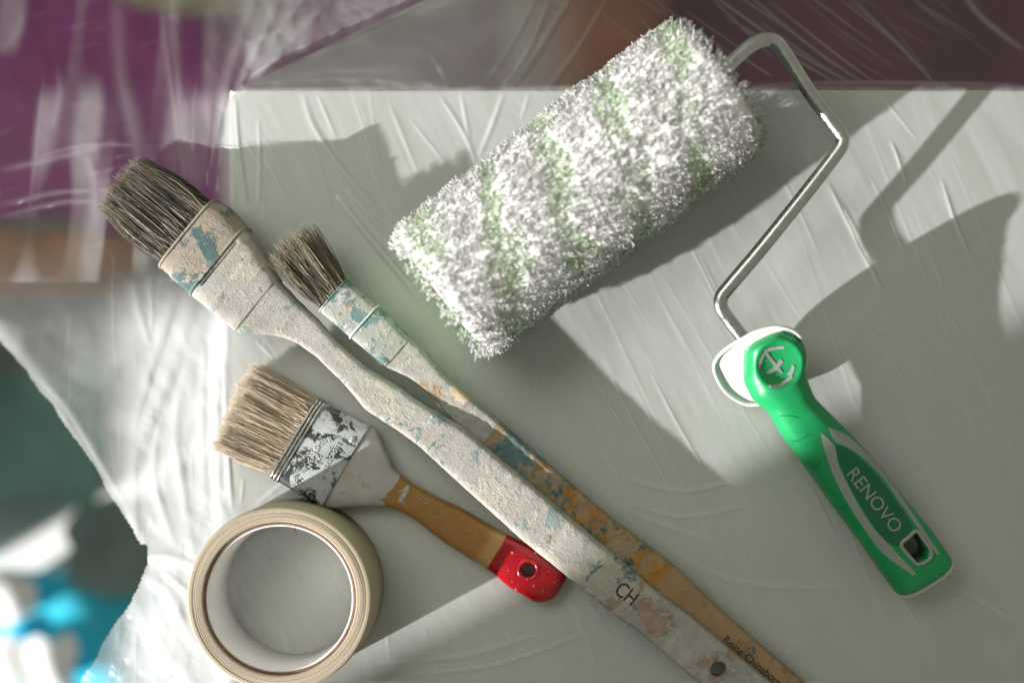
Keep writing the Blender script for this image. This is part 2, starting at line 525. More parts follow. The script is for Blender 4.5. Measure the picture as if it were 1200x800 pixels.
# broad undulation and crinkle on the table top
H += ontop*(.16*vnoise(X, Y, 90, 40, math.radians(62), 1) + .035*vnoise(X, Y, 40, 9, math.radians(62), 2)
            + .055*vnoise(X, Y, 14, 9, math.radians(20), 3)*sstep(vnoise(X, Y, 130, 130, .3, 4), -.1, .5)
            + .03*vnoise(X, Y, 6, 5, math.radians(40), 5)*sstep(vnoise(X, Y, 100, 100, .9, 6), .0, .5))
# hanging side: long folds and horizontal crackle
H += left*(1.7*vnoise(X, Y, 150, 36, math.radians(97), 11) + .35*vnoise(X, Y, 60, 14, math.radians(110), 12)
           + .4*vnoise(X, Y, 22, 12, math.radians(70), 13)
           + (.42*vnoise(X, Y, 34, 6, math.radians(-14), 14) + .22*vnoise(X, Y, 13, 5, math.radians(-30), 15))*sstep(vnoise(X, Y, 90, 60, -.2, 16), -.25, .5)*(Y < 300)
           - .55*np.abs(vnoise(X, Y, 110, 34, math.radians(100), 51)) - .16*np.abs(vnoise(X, Y, 60, 14, math.radians(93), 52)) - .16*np.abs(vnoise(X, Y, 16, 10, math.radians(30), 53))
           - .06*np.abs(vnoise(X, Y, 6, 5, math.radians(60), 54)))
H += back*(1.3*vnoise(X, Y, 120, 26, math.radians(-40), 21) + .5*vnoise(X, Y, 60, 9, math.radians(-52), 22)*sstep(X, 560, 760)+.4*vnoise(X, Y, 40, 14, math.radians(38), 23)
           + .2*vnoise(X, Y, 14, 8, math.radians(20), 24))

def ridge(pts, h, wd, sharp=1.0, hold=True, fold_glint=0.0):
    """a crease of height h (mm), half width wd (px) along pts (photo px)"""
    global H
    P = cat_rom([(p[0], p[1], 0) for p in pts], 6)
    L = [0.0]
    for a, b in zip(P, P[1:]): L.append(L[-1]+(b-a).length)
    tot = L[-1]
    for k in range(len(P)-1):
        a, b = P[k], P[k+1]; m = wd*4
        x0, x1 = min(a.x, b.x)-m, max(a.x, b.x)+m; y0, y1 = min(a.y, b.y)-m, max(a.y, b.y)+m
        i0, i1 = np.searchsorted(xs, (x0, x1)); j0, j1 = np.searchsorted(ys, (y0, y1))
        if i1 <= i0 or j1 <= j0: continue
        sx, sy = X[j0:j1, i0:i1], Y[j0:j1, i0:i1]
        dx, dy = b.x-a.x, b.y-a.y; l2 = dx*dx+dy*dy+1e-9
        t = np.clip(((sx-a.x)*dx+(sy-a.y)*dy)/l2, 0, 1)
        d = np.hypot(sx-a.x-t*dx, sy-a.y-t*dy)
        s_ = (L[k]+t*(L[k+1]-L[k]))/tot
        fall = np.sin(np.clip(s_, 0.0, 1)*math.pi)**.5 if hold else 1.0
        prof = h*np.exp(-(d/wd)**2*sharp)*fall
        if fold_glint: FOLD_GLINT[j0:j1, i0:i1] = np.maximum(FOLD_GLINT[j0:j1, i0:i1], fold_glint*np.exp(-(d/(wd*.8))**2)*fall)  # milkier along folds; on the table top it paints in crease highlights
        RG[j0:j1, i0:i1] = np.where(np.abs(prof) > np.abs(RG[j0:j1, i0:i1]), prof, RG[j0:j1, i0:i1])
RG = np.zeros_like(X); FOLD_GLINT = np.zeros_like(X)
def flush():
    global H, RG
    H = H+RG; RG = np.zeros_like(X)
T = [([(970, 214), (1003, 280), (1034, 342)], 2.0, 4.0), ([(1044, 165), (1052, 185), (1062, 215)], 1.6, 3.2), ([(1103, 210), (1120, 262), (1136, 300)], 1.5, 3.5),
     ([(1018, 205), (1040, 250), (1060, 300)], .8, 2.2), ([(395, 230), (430, 275), (470, 322), (492, 352)], 2.6, 6.0), ([(405, 222), (448, 270), (480, 310)], 1.4, 4.0),
     ([(715, 440), (745, 500), (770, 545), (798, 600)], .9, 2.2), ([(690, 432), (712, 470), (740, 520)], .7, 2.0), ([(762, 435), (790, 490), (822, 545)], 1.0, 2.4),
     ([(800, 270), (835, 340), (870, 410)], .8, 2.2), ([(820, 300), (846, 352)], .7, 2.0), ([(908, 195), (935, 245), (960, 300)], .6, 2.0),
     ([(950, 570), (965, 600), (978, 625)], .9, 1.6), ([(275, 112), (279, 170), (288, 238)], 1.2, 4.0), ([(303, 140), (304, 190), (303, 240)], 1.1, 2.2),
     ([(355, 112), (368, 150), (405, 205), (450, 255)], 1.3, 6.0), ([(372, 112), (395, 165)], .8, 3.0), ([(515, 112), (545, 160), (560, 200)], .9, 4.0), ([(590, 108), (575, 150), (560, 185)], 1.0, 5.0), ([(540, 110), (550, 165)], .7, 4.0),
     ([(620, 110), (610, 140)], .6, 3.0), ([(480, 140), (520, 190)], .5, 3.0), ([(455, 120), (490, 205)], .5, 4.0),
     ([(452, 730), (456, 775)], .7, 1.6), ([(496, 735), (502, 752)], .6, 1.4), ([(440, 775), (540, 768), (640, 740)], .5, 6.0), ([(470, 790), (580, 778), (690, 740)], .5, 5.0),
     ([(590, 640), (660, 690), (700, 790)], .4, 6.0), ([(735, 560), (800, 575), (870, 560)], .6, 6.0), ([(740, 590), (800, 605), (880, 590)], .5, 5.0), ([(700, 570), (740, 600), (850, 640)], .4, 5.0),
     ([(780, 640), (860, 680), (1000, 690)], .35, 7.0), ([(1100, 680), (1150, 705), (1200, 735)], .5, 5.0), ([(1050, 690), (1080, 740)], .4, 2.5), ([(1030, 110), (1075, 165)], .5, 3), ([(1090, 300), (1110, 350)], .5, 2.0), ([(1000, 470), (1040, 540)], .35, 2.0),
     ([(262, 420), (266, 520), (272, 600)], 1.6, 5.0), ([(300, 590), (330, 565), (345, 540)], 1.0, 4.0), ([(285, 560), (282, 590)], .9, 3.0), ([(420, 430), (450, 460)], .8, 4), ([(320, 420), (300, 400)], .7, 4)]
for p, h, wd in T: ridge(p, h*.55, wd*.55, fold_glint=.26)  # creases whitened to stand in for their bright glints
rr_ = random.Random(5)
for _ in range(46):                                            # fine straight stretch lines over the top
    x, y = rr_.uniform(480, 1230), rr_.uniform(100, 640); l = rr_.uniform(80, 320); a = math.radians(rr_.gauss(62, 4))
    ridge([(x, y), (x+l*math.cos(a)*.5, y+l*math.sin(a)*.5), (x+l*math.cos(a), y+l*math.sin(a))], rr_.uniform(.06, .2), rr_.uniform(1.1, 1.6), fold_glint=rr_.uniform(.04, .16))
for _ in range(26):
    x, y = rr_.uniform(280, 480), rr_.uniform(100, 420); l = rr_.uniform(50, 140); a = math.radians(rr_.gauss(68, 14))
    ridge([(x, y), (x+l*math.cos(a)*.5, y+l*math.sin(a)*.5), (x+l*math.cos(a), y+l*math.sin(a))], rr_.uniform(.06, .2), rr_.uniform(1.2, 2.4), fold_glint=.06)
RG *= ontop; flush()
LF = [([(310, -40), (290, 20), (258, 130), (236, 262)], 7, 7), ([(345, -40), (300, 60), (262, 140)], 5, 5), ([(420, -40), (330, 60), (276, 112)], 5, 6), ([(380, -40), (318, 50)], 3, 4),
      ([(205, -40), (208, 60), (215, 150), (235, 250)], 5, 6), ([(140, -40), (140, 60), (152, 130), (168, 200)], 6, 10), ([(185, -20), (200, 90), (214, 190), (222, 260)], 4, 4), ([(248, 10), (246, 90), (243, 140)], 4, 9),
      ([(250, 330), (252, 440), (255, 560), (262, 640)], 5, 6), ([(232, 320), (205, 420), (170, 500), (152, 560), (160, 640)], 8, 9), ([(205, 340), (170, 450), (150, 540)], 6, 7), ([(222, 420), (205, 500), (218, 600), (226, 660)], 6, 6),
      ([(240, 400), (236, 500), (240, 610)], 4, 5), ([(190, 480), (180, 560), (205, 640)], 4, 5), ([(160, 655), (195, 652), (240, 668)], 6, 5), ([(168, 672), (200, 700), (226, 760)], 4, 6), ([(150, 690), (175, 740), (230, 810)], 4, 8), ([(190, 670), (215, 690), (235, 720)], 5, 4),
      ([(-20, 395), (55, 468), (108, 545), (160, 640)], 9, 7), ([(20, 430), (72, 470), (118, 545), (150, 600)], 6, 5), ([(0, 420), (40, 462), (92, 540)], 5, 3.5), ([(155, 330), (165, 375), (185, 420)], 4, 5), ([(172, 320), (178, 360), (176, 400)], 3, 3),
      ([(0, 200), (60, 186), (140, 165)], 3, 4), ([(0, 240), (70, 225), (150, 222)], 3, 3), ([(0, 255), (80, 236), (160, 240)], 2.5, 3), ([(30, 190), (100, 170), (180, 172)], 2.5, 2.5), ([(0, 60), (20, 40), (30, 10)], 3, 5), ([(62, 150), (70, 110), (68, 80)], 3, 5), ([(95, 170), (110, 210), (112, 270)], 3, 6)]
for p, h, wd in LF: ridge(p, h*.24, wd*1.15, fold_glint=.09)
for _ in range(60):                                           # fine creases down the hanging side
    x, y = rr_.uniform(-40, 262), rr_.uniform(-40, 720)
    hz = y < 300 and x < 200 and rr_.random() < .45
    a = math.radians(rr_.gauss(-13, 5) if hz else rr_.gauss(98 - (262-x)*.03, 5)); l = rr_.uniform(15, 60) if hz else rr_.uniform(60, 220)
    k1 = rr_.gauss(0, 3)
    ridge([(x, y), (x+l*math.cos(a)*.5+k1, y+l*math.sin(a)*.5), (x+l*math.cos(a), y+l*math.sin(a))], rr_.uniform(.1, .4), rr_.uniform(.9, 1.6), fold_glint=rr_.uniform(.02, .09))
RG *= left; flush()
BK = [([(560, 104), (600, 50), (640, -30)], 1.2, 2.2), ([(588, 104), (620, 55), (655, -30)], 2.2, 2.6), ([(598, 104), (640, 40), (690, -40)], 1.4, 3), ([(640, 104), (680, 50), (720, -20)], 1.0, 2.2),
      ([(1010, 104), (930, 60), (850, 5), (800, -30)], 1.2, 1.8), ([(1022, 104), (950, 55), (860, -20)], 1.2, 1.6), ([(990, 104), (920, 62), (850, 20)], .8, 1.6), ([(905, 90), (880, 74), (860, 62)], .8, 1.4), ([(1035, 104), (975, 60), (900, 0)], .8, 1.4),
      ([(1200, 60), (1150, 20), (1120, -20)], 1.5, 4), ([(1100, 104), (1060, 60), (1000, 0)], .7, 2), ([(300, 98), (400, 92), (520, 98)], 1.0, 4), ([(310, 100), (380, 84), (470, 82)], 1.0, 5), ([(525, 104), (515, 80), (500, 62)], .8, 3), ([(880, 100), (1000, 97), (1200, 99)], 1.2, 2.4)]
for p, h, wd in BK: ridge(p, h*.7, wd, fold_glint=.2)
for _ in range(40):
    x = rr_.uniform(640, 1180); l = rr_.uniform(60, 150); a = math.radians(rr_.gauss(215, 9))
    y = rr_.uniform(0, 104)
    ridge([(x, y), (x+l*math.cos(a)*.5, y+l*math.sin(a)*.5), (x+l*math.cos(a), y+l*math.sin(a))], rr_.uniform(.15, .5), rr_.uniform(1.1, 1.7), fold_glint=rr_.uniform(.04, .16))
RG *= back; flush()

LAY = .26*ontop + (.025+.10*sstep(Y, 270, 400))*left + (.035*back)                            # how milky: layers lying on one another, cut where little sun falls, plus painted glints
LAY += left*(.50*sstep(Y, 310, 400)*sstep(X, 110, 190) + .10*sstep(X, 232, 256) + .16*sstep(vnoise(X, Y, 120, 26, math.radians(97), 31), .1, .7)*(Y < 330))
LAY += left*.08*sstep(Y, 640, 670)*sstep(X, 110, 180)
LAY += left*.10*sstep(vnoise(X, Y, 60, 40, .4, 33), .0, .7)*sstep(Y, 330, 420)
hem = np.array([(-80, 330), (0, 400), (55, 468), (108, 545), (165, 640)], float)
hy = np.interp(X, hem[:, 0], hem[:, 1])
LAY += .42*np.exp(-((X-265)/9)**2)*sstep(Y, 96, 130) + ontop*.20*sstep(X, 315, 268)*(.6+.6*vnoise(X, Y, 160, 9, math.radians(92), 61))
LAY += left*.25*np.exp(-((Y-hy+8)/15)**2)*(X < 168)
LAY += back*(.36*sstep(X, 640, 440))
LAY += left*.14*sstep(Y, 130, 60)*sstep(X, 262, 300)
LAY += ontop*(.07*vnoise(X, Y, 90, 22, math.radians(62), 35)+.05*vnoise(X, Y, 40, 7, math.radians(63), 36))
LAY = np.clip(LAY+FOLD_GLINT, .02, .93)

ZZ = Zmm + H*1.0
ok = ~((Y > hy + 3*vnoise(X, Y, 14, 14, 0, 41)) & (X < 170) & (Y < 650))
low = np.array([(60, 860), (92, 800), (126, 745), (160, 690), (172, 660), (172, 640)], float)
lx = np.interp(-Y, -low[:, 1], low[:, 0])
ok &= ~((Y >= 640) & (X < lx + 2*vnoise(X, Y, 20, 20, 0, 42)))
ok &= ~((Y > 804) & (X > EDGE))
f = (D - ZZ*.001)/D
VX = (FX+(X-FX)*f-600)*S; VY = -(FY+(Y-FY)*f-400)*S
ny, nx = X.shape
verts = np.stack([VX, VY, ZZ*.001], -1).reshape(-1, 3)
idx = np.arange(nx*ny).reshape(ny, nx)
quad = np.stack([idx[:-1, :-1], idx[1:, :-1], idx[1:, 1:], idx[:-1, 1:]], -1)
good = ok[:-1, :-1] & ok[1:, :-1] & ok[1:, 1:] & ok[:-1, 1:]
quad = quad[good]
used = np.unique(quad); remap_ = -np.ones(nx*ny, int); remap_[used] = np.arange(len(used))
verts = verts[used]; quad = remap_[quad]
me = bpy.data.meshes.new('plastic_film')
me.vertices.add(len(verts)); me.vertices.foreach_set('co', verts.ravel())
me.loops.add(quad.size); me.loops.foreach_set('vertex_index', quad.ravel().astype(np.int32))
me.polygons.add(len(quad)); me.polygons.foreach_set('loop_start', np.arange(0, quad.size, 4, dtype=np.int32))
me.polygons.foreach_set('use_smooth', np.ones(len(quad), bool))
me.update(calc_edges=True)
at_ = me.attributes.new('layers', 'FLOAT', 'POINT'); at_.data.foreach_set('value', LAY.reshape(-1)[used].astype(np.float32))

def film_material(name, const=None):
    t = NT(name); t.t.nodes.remove(t.p)
    tr = t.n('ShaderNodeBsdfTransparent'); tr.inputs[0].default_value = (.98, .985, .985, 1)
    df = t.n('ShaderNodeBsdfDiffuse'); df.inputs[0].default_value = (.86, .88, .915, 1)
    tl_ = t.n('ShaderNodeBsdfTranslucent'); tl_.inputs[0].default_value = (.86, .88, .88, 1)
    gl = t.n('ShaderNodeBsdfGlossy'); gl.inputs['Roughness'].default_value = .19; gl.inputs[0].default_value = (.95, .95, .95, 1)
    nb = t.bump(t.noise(420, 4, .6), .25, .0003)
    for x in (df, tl_, gl): t.l(nb, x.inputs['Normal'])
    veil = t.n('ShaderNodeMixShader'); veil.inputs[0].default_value = .45; t.l(df.outputs[0], veil.inputs[1]); t.l(tl_.outputs[0], veil.inputs[2])
    body = t.n('ShaderNodeMixShader')
    if const is None:
        a = t.n('ShaderNodeAttribute'); a.attribute_name = 'layers'; t.l(a.outputs['Fac'], body.inputs[0])
    else: body.inputs[0].default_value = const
    t.l(tr.outputs[0], body.inputs[1]); t.l(veil.outputs[0], body.inputs[2])
    fr = t.n('ShaderNodeFresnel'); fr.inputs['IOR'].default_value = 1.45; t.l(nb, fr.inputs['Normal'])
    top = t.n('ShaderNodeMixShader'); lay = t.n('ShaderNodeAttribute'); lay.attribute_name = 'layers'
    t.l(t.math('MULTIPLY', fr.outputs[0], t.remap(lay.outputs['Fac'], 0, .12, 0, .75)), top.inputs[0])
    t.l(body.outputs[0], top.inputs[1]); t.l(gl.outputs[0], top.inputs[2])
    t.l(top.outputs[0], t.out.inputs['Surface'])
    return t.m
M_FILM = film_material('clear_film')
film = link('plastic_film', me, M_FILM)
film['label'] = 'thin clear plastic dust sheet spread over the table, hanging in creased folds at the left'; film['category'] = 'plastic sheet'
# a second layer of film folded over behind the table
V = []; F = []
n1, n2 = 110, 30
for i in range(n1+1):
    for j in range(n2+1):
        t = i/n1; s2 = j/n2
        p = Vector((278+1026*t, 104.5, 0)); top_ = Vector((278+1026*t, max(-66, 104-170*t/.35), 0))
        q = p.lerp(top_, s2)
        vv = max(0, 104-q.y)
        V.append(at(q.x, q.y, -vv*.45-.6-1.6*min(1, vv/12)+1.0*noise.noise(Vector((q.x*.02, q.y*.05, 3)))))
for i in range(n1):
    for j in range(n2):
        a = i*(n2+1)+j; F.append((a, a+1, a+n2+2, a+n2+1))
fo = mesh('folded_flap', V, F, M_FILM, film)
la = fo.data.attributes.new('layers', 'FLOAT', 'POINT')
lv_ = [.42*max(0, min(1, (700-(284+1020*i/n1))/230))**1.3 for i in range(n1+1) for j in range(n2+1)]
la.data.foreach_set('value', np.array(lv_, dtype=np.float32))

# ------------------------------------------------------------------ masking tape
CX, CY = 347.8, 686.0                                             # centre of the roll on the table
c = at(CX, CY, 0)
roll = thing('masking_tape_roll', 'beige roll of masking tape standing on its side beside the table corner', 'masking tape', (c.x, c.y, .001))
def lathe(name, prof, mat, parent, c, seg=128, closed=True, jit=0.0):
    V = []; F = []; n = len(prof)
    for i in range(seg):
        a = 2*math.pi*i/seg; ca, sa = math.cos(a), math.sin(a)
        for r, z in prof:
            if jit: r = r+jit*noise.noise(Vector((ca*1.3, sa*1.3, z*90)))
            V.append((c.x+r*ca, c.y+r*sa, z))
    for i in range(seg):
        j = (i+1) % seg
        for k in range(n if closed else n-1):
            k2 = (k+1) % n; F.append((i*n+k, j*n+k, j*n+k2, i*n+k2))
    o = mesh(name, V, F, mat, parent)
    b = bmesh.new(); b.from_mesh(o.data); bmesh.ops.recalc_face_normals(b, faces=b.faces); b.to_mesh(o.data); b.free()
    return o
TH = .0455
t = NT('tape_paper')
sp = t.n('ShaderNodeVectorMath', operation='SUBTRACT'); sp.inputs[1].default_value = (0, 0, 0); t.l(t.coord().outputs['Object'], sp.inputs[0])
fl = t.n('ShaderNodeVectorMath', operation='MULTIPLY'); fl.inputs[1].default_value = (1, 1, 0); t.l(sp.outputs[0], fl.inputs[0])
ln = t.n('ShaderNodeVectorMath', operation='LENGTH'); t.l(fl.outputs[0], ln.inputs[0])
cmb = t.n('ShaderNodeCombineXYZ'); t.l(ln.outputs['Value'], cmb.inputs[0])
rings_ = t.noise(1100, 3, .6, 0, cmb.outputs[0]); rings2 = t.noise(330, 2, .5, 0, cmb.outputs[0]); spk = t.noise(1500, 3)
colr = t.mix(t.remap(rings_, .35, .65), (.25, .20, .14), (.50, .43, .34))
colr = t.mix(t.remap(rings2, .55, .75, 0, .5), colr, (.30, .22, .14))
colr = t.mix(t.remap(spk, .55, .8, 0, .6), colr, (.64, .57, .46))
isout = t.remap(ln.outputs['Value'], .0466, .0470)
colr = t.mix(isout, colr, (.42, .375, .26))
t.done(colr, .7, t.bump(t.math('ADD', rings_, t.math('MULTIPLY', spk, .6)), .7, .0005), None, .3)
ro, ri = .0476, .0394
prof = [(ro, .001), (ro, TH-.0012), (ro-.0005, TH-.0003)]
rng = random.Random(3)
r_ = ro-.0009
while r_ > ri+.0006:
    prof.append((r_, TH+rng.uniform(-.0002, .0003))); r_ -= .0004
prof += [(ri+.0003, TH-.0003), (ri, TH-.001), (ri, .001)]
lathe('tape_winding', prof, t.m, roll, c, 160, True, .0001)
t2 = NT('core_card')
t2.done(t2.mix(t2.remap(t2.noise(500, 4), .3, .7), (.74, .725, .71), (.82, .805, .79)), .6, t2.bump(t2.noise(900, 3), .15, .0003))
lathe('core', [(.0382, .0012), (.0382, TH-.0022), (.0379, TH-.0019), (.0374, TH-.0019), (.0371, TH-.0024), (.0371, .0012)], t2.m, roll, c, 160)
M_GAP = plain('brown_card', (.20, .12, .075), .9, var=.3, sc=300, bumps=.4)
lathe('core_edge', [(.0393, .004), (.0393, TH-.0014), (.0383, TH-.0012), (.0383, .004)], M_GAP, roll, c, 160, True, .0002)

# ------------------------------------------------------------------ bristles
def bristles(name, parent, mat, BL, BR, TL, TR, zb, zt, tb, tt, n, rad=.20, jit=1.2, lenj=.10, clump=0, clump_k=.0, bow=.06, seed=1, flare=1.0, tipw=.35):
    """thousands of single tapering hairs between the ferrule line BL-BR and the tip line TL-TR (photo px), heights mm"""
    r = np.random.default_rng(seed)
    bl, br_, tl_, tr_ = (np.array(at(p[0], p[1], z))*1000 for p, z in ((BL, zb), (BR, zb), (TL, zt), (TR, zt)))
    u = r.uniform(0.015, .985, n); v = r.uniform(-1, 1, n)
    base = bl+(br_-bl)*u[:, None]; base[:, 2] += v*tb/2*np.sqrt(np.clip(1-(2*u-1)**8, .2, 1))
    u2 = np.clip(u+r.normal(0, .02, n), -.02, 1.02)
    tip = tl_+(tr_-tl_)*u2[:, None]
    v2 = v*flare+r.normal(0, .1, n); tip[:, 2] += v2*tt/2
    ax_ = ((tl_+tr_)-(bl+br_)); ln_ = np.linalg.norm(ax_)/2; ax_ /= np.linalg.norm(ax_)
    side = (br_-bl)/np.linalg.norm(br_-bl); up = np.cross(ax_, side)
    if clump:
        cc = r.integers(0, n, clump); du = (u[:, None]-u[cc][None])*np.linalg.norm(br_-bl); dv = (v[:, None]-v[cc][None])*tb/2
        near = cc[np.argmin(du**2+dv**2, 1)]
        offs = r.normal(0, 1, (n, 3))*jit*.9; off_c = offs[near]
        tip = tip*(1-clump_k)+tip[near]*clump_k + off_c
    tip += r.normal(0, 1, (n, 3))*jit*.55
    shape = 1 - lenj*r.random(n)**1.6 - .05*np.abs(2*u-1)**3 - .05*v**2
    shape = np.where(r.random(n) < .05, shape*r.uniform(.7, .95, n), shape)
    tip = base+(tip-base)*shape[:, None]
    L = tip-base
    b1 = r.normal(0, bow, n)*ln_; b2 = r.normal(0, bow, n)*ln_
    K = 5
    rows = []
    rad_ = rad*r.uniform(.75, 1.25, n)
    ph = r.uniform(0, 6.28, n)
    for k in range(K):
        t = k/(K-1)
        c = base+L*t+(side[None]*b1[:, None]+up[None]*b2[:, None]*.6)*(math.sin(math.pi*t)*.5)
        rr0 = rad_*(1-(1-tipw)*t**1.5)
        for j in range(3):
            a = ph+2*math.pi*j/3
            rows.append(c+side[None]*(np.cos(a)*rr0)[:, None]+up[None]*(np.sin(a)*rr0)[:, None])
    Vv = np.stack(rows, 1)                       # n, K*3, 3
    Vv[:, :, 2] = np.maximum(Vv[:, :, 2], -60)
    fs = []
    for k in range(K-1):
        for j in range(3): fs.append((k*3+j, k*3+(j+1) % 3, (k+1)*3+(j+1) % 3, (k+1)*3+j))
    fs = np.array(fs)
    Fq = (fs[None]+(np.arange(n)*K*3)[:, None, None]).reshape(-1, 4)
    o = mesh(name, Vv.reshape(-1, 3)*.001, Fq, mat, parent, kind='stuff')
    tint = np.repeat(r.random(n), K*3).astype(np.float32)
    a = o.data.attributes.new('tint', 'FLOAT', 'POINT'); a.data.foreach_set('value', tint)
    tt_ = np.tile(np.repeat(np.linspace(0, 1, K), 3), n).astype(np.float32)
    a = o.data.attributes.new('along', 'FLOAT', 'POINT'); a.data.foreach_set('value', tt_)
    return o

def hair_mat(name, stops, tipcol, tipmix=.5, rough=.5):
    t = NT(name)
    a = t.n('ShaderNodeAttribute'); a.attribute_name = 'tint'
    b = t.n('ShaderNodeAttribute'); b.attribute_name = 'along'
    rmp = t.n('ShaderNodeValToRGB'); t.l(a.outputs['Fac'], rmp.inputs[0])
    el = rmp.color_ramp.elements
    el[0].position, el[0].color = stops[0][0], (*stops[0][1], 1); el[1].position, el[1].color = stops[1][0], (*stops[1][1], 1)
    for p, c in stops[2:]:
        e = el.new(p); e.color = (*c, 1)
    c = t.mix(t.remap(b.outputs['Fac'], .55, 1.0, 0, tipmix), rmp.outputs[0], tipcol)
    return t.done(c, rough, None, None, .4)
M_GREYHAIR = hair_mat('grey_bristle', [(0, (.018, .015, .012)), (.55, (.045, .037, .028)), (.76, (.17, .145, .11)), (1, (.40, .36, .29))], (.27, .235, .185), .5)
M_BROWNHAIR = hair_mat('brown_bristle', [(0, (.04, .03, .02)), (.5, (.11, .085, .058)), (.75, (.26, .215, .155)), (1, (.46, .40, .30))], (.34, .28, .20), .5)
M_BLONDE = hair_mat('blond_bristle', [(0, (.20, .14, .095)), (.35, (.42, .325, .23)), (.7, (.62, .52, .40)), (1, (.78, .70, .59))], (.76, .68, .55), .6)

# ------------------------------------------------------------------ flat two-inch brush
fb_loc = at(440, 545, 0)
fb = thing('flat_paintbrush', 'flat paintbrush with blond bristles, paint-stained metal ferrule and red-tipped wooden handle', 'paintbrush', fb_loc)
ax = Axis((345, 512), (640, 690))
FL = ax.edge([(322, 559.5), (380, 594), (393, 596), (420, 593), (440, 592), (462, 595), (485, 607), (519, 634), (577, 670), (597, 687), (627, 704), (650, 706)], 4)
FR = ax.edge([(371, 466), (430, 498), (439, 499), (451, 526), (461, 550), (485, 567), (512, 582), (539, 594), (588, 623), (620, 639), (654, 661), (668, 672)], 4)
zc = ax.prof([(345, 512, 10), (405, 547, 9.5), (460, 575, 8.5), (650, 690, 7)])
th = ax.prof([(345, 512, 15.5), (405, 547, 15), (450, 570, 13), (480, 585, 10.5), (560, 635, 12), (660, 695, 11)])
aF0 = ax.ab((346.5, 512.7))[0]; aF1 = ax.ab((405, 546))[0]; aRed = ax.ab((582, 647))[0]; aEnd = ax.ab((657, 690))[0]
u0 = lambda p: ax.ab(p)[0]*.465
t = NT('varnished_wood')
vec = t.n('ShaderNodeMapping'); vec.inputs['Scale'].default_value = (10, 160, 1); t.l(t.coord().outputs['UV'], vec.inputs[0])
g = t.noise(2.0, 5, .6, .8, vec.outputs[0])
wood = t.mix(t.remap(g, .3, .7), (.22, .105, .025), (.36, .195, .055))
spots = t.remap(t.noise(130, 3), .70, .73)
wood = t.mix(t.math('MULTIPLY', spots, .7), wood, (.12, .06, .025))
ends_ = t.u_mask(u0((568, 640)), u0((700, 720)), 2.2, 3)
wood = t.mix(t.math('MULTIPLY', ends_, .6), wood, (.44, .29, .11))
shoulder = t.u_mask(-200, u0((458, 572)), .5, 16)
pcol = t.mix(t.remap(t.noise(70, 5), .4, .62), (.40, .41, .385), (.36, .335, .30))
pcol = t.mix(t.remap(t.noise(120, 4), .60, .66, 0, .6), pcol, (.40, .23, .12))
drip = t.math('MULTIPLY', t.remap(t.noise(95, 5, .6, .6), .57, .60), t.u_mask(u0((440, 560)), u0((492, 600)), 3))
pm = t.math('MAXIMUM', shoulder, drip)
col_ = t.mix(pm, wood, pcol)
nrm = t.bump(t.noise(420, 5, .6), .35, .0006); nrm = t.bump(pm, .7, .0005, nrm)
M_FBWOOD = t.done(col_, t.math('ADD', t.math('MULTIPLY', pm, .25), .34), nrm)
hnd = loft('handle', fb, M_FBWOOD, ax, FL, FR, aF1-3, aRed+3, zc, th, 36, 2.0, 3.2, .12, 260)
t = NT('red_dip')
chip = t.remap(t.noise(420, 3), .69, .71)
M_RED = t.done(t.mix(chip, t.mix(t.remap(t.noise(80, 4), .3, .7), (.25, .003, .008), (.36, .006, .014)), (.72, .55, .52)), t.remap(t.noise(160, 3), .3, .7, .13, .30), t.bump(t.noise(130, 3), .12, .0006))
# dipped end, rim line slightly curved
def dip_edge(fn): return lambda a: fn(a)
dip = loft('dipped_end', fb, M_RED, ax, FL, FR, aRed, aEnd, zc, th, 36, 1.5, 3.0, .05, 200, 0.0, 13.0, .25)
hc = (619, 667)
def circ(px, py, z, r_px, n=28):
    c = at(px, py, z); r = r_px*S*(D-z*.001)/D
    return [Vector((c.x+r*math.cos(2*math.pi*k/n), c.y+r*math.sin(2*math.pi*k/n), 0)) for k in range(n)]
cut(dip, circ(*hc, 12.5, 9.0))
# rounded red lip of the hole
cc = at(*hc, 12.1); Rr = 11.2*S*.98
path = [Vector((cc.x+Rr*math.cos(2*math.pi*k/40), cc.y+Rr*math.sin(2*math.pi*k/40), cc.z+.0003)) for k in range(40)]
Vt, Ft = tube_geo(path, .0012, 10, True)
mesh('hole_lip', Vt, Ft, M_RED, dip)
# ferrule
t = NT('stained_ferrule')
fl_ = t.remap(t.noise(75, 8, .70, .5), .465, .505)
fl2 = t.remap(t.noise(110, 5, .6), .60, .63)
colp = t.mix(t.remap(t.noise(60, 4), .35, .65), (.26, .29, .30), (.42, .44, .44))
colp = t.mix(fl2, colp, (.14, .21, .20))
metalc = t.mix(t.remap(t.noise(160, 4), .3, .7), (.055, .058, .055), (.13, .135, .13))
M_FERR = t.done(t.mix(fl_, metalc, colp), t.remap(fl_, 0, 1, .33, .6), t.bump(fl_, .5, .0003, t.bump(t.noise(300, 4), .2, .0004)), t.remap(fl_, 0, 1, .75, 0.0))
fer = loft('ferrule', fb, M_FERR, ax, FL, FR, aF0, aF1+2, zc, ax.prof([(345, 512, 16.6), (405, 547, 15.6)]), 40, 2.0, 5.0, .04, 200, 0, 0, .3)
M_STEEL = plain('worn_steel', (.45, .45, .43), .3, .9, var=.35, sc=220)
M_DSTEEL = plain('dark_steel', (.06, .06, .055), .4, .6, var=.3, sc=220)
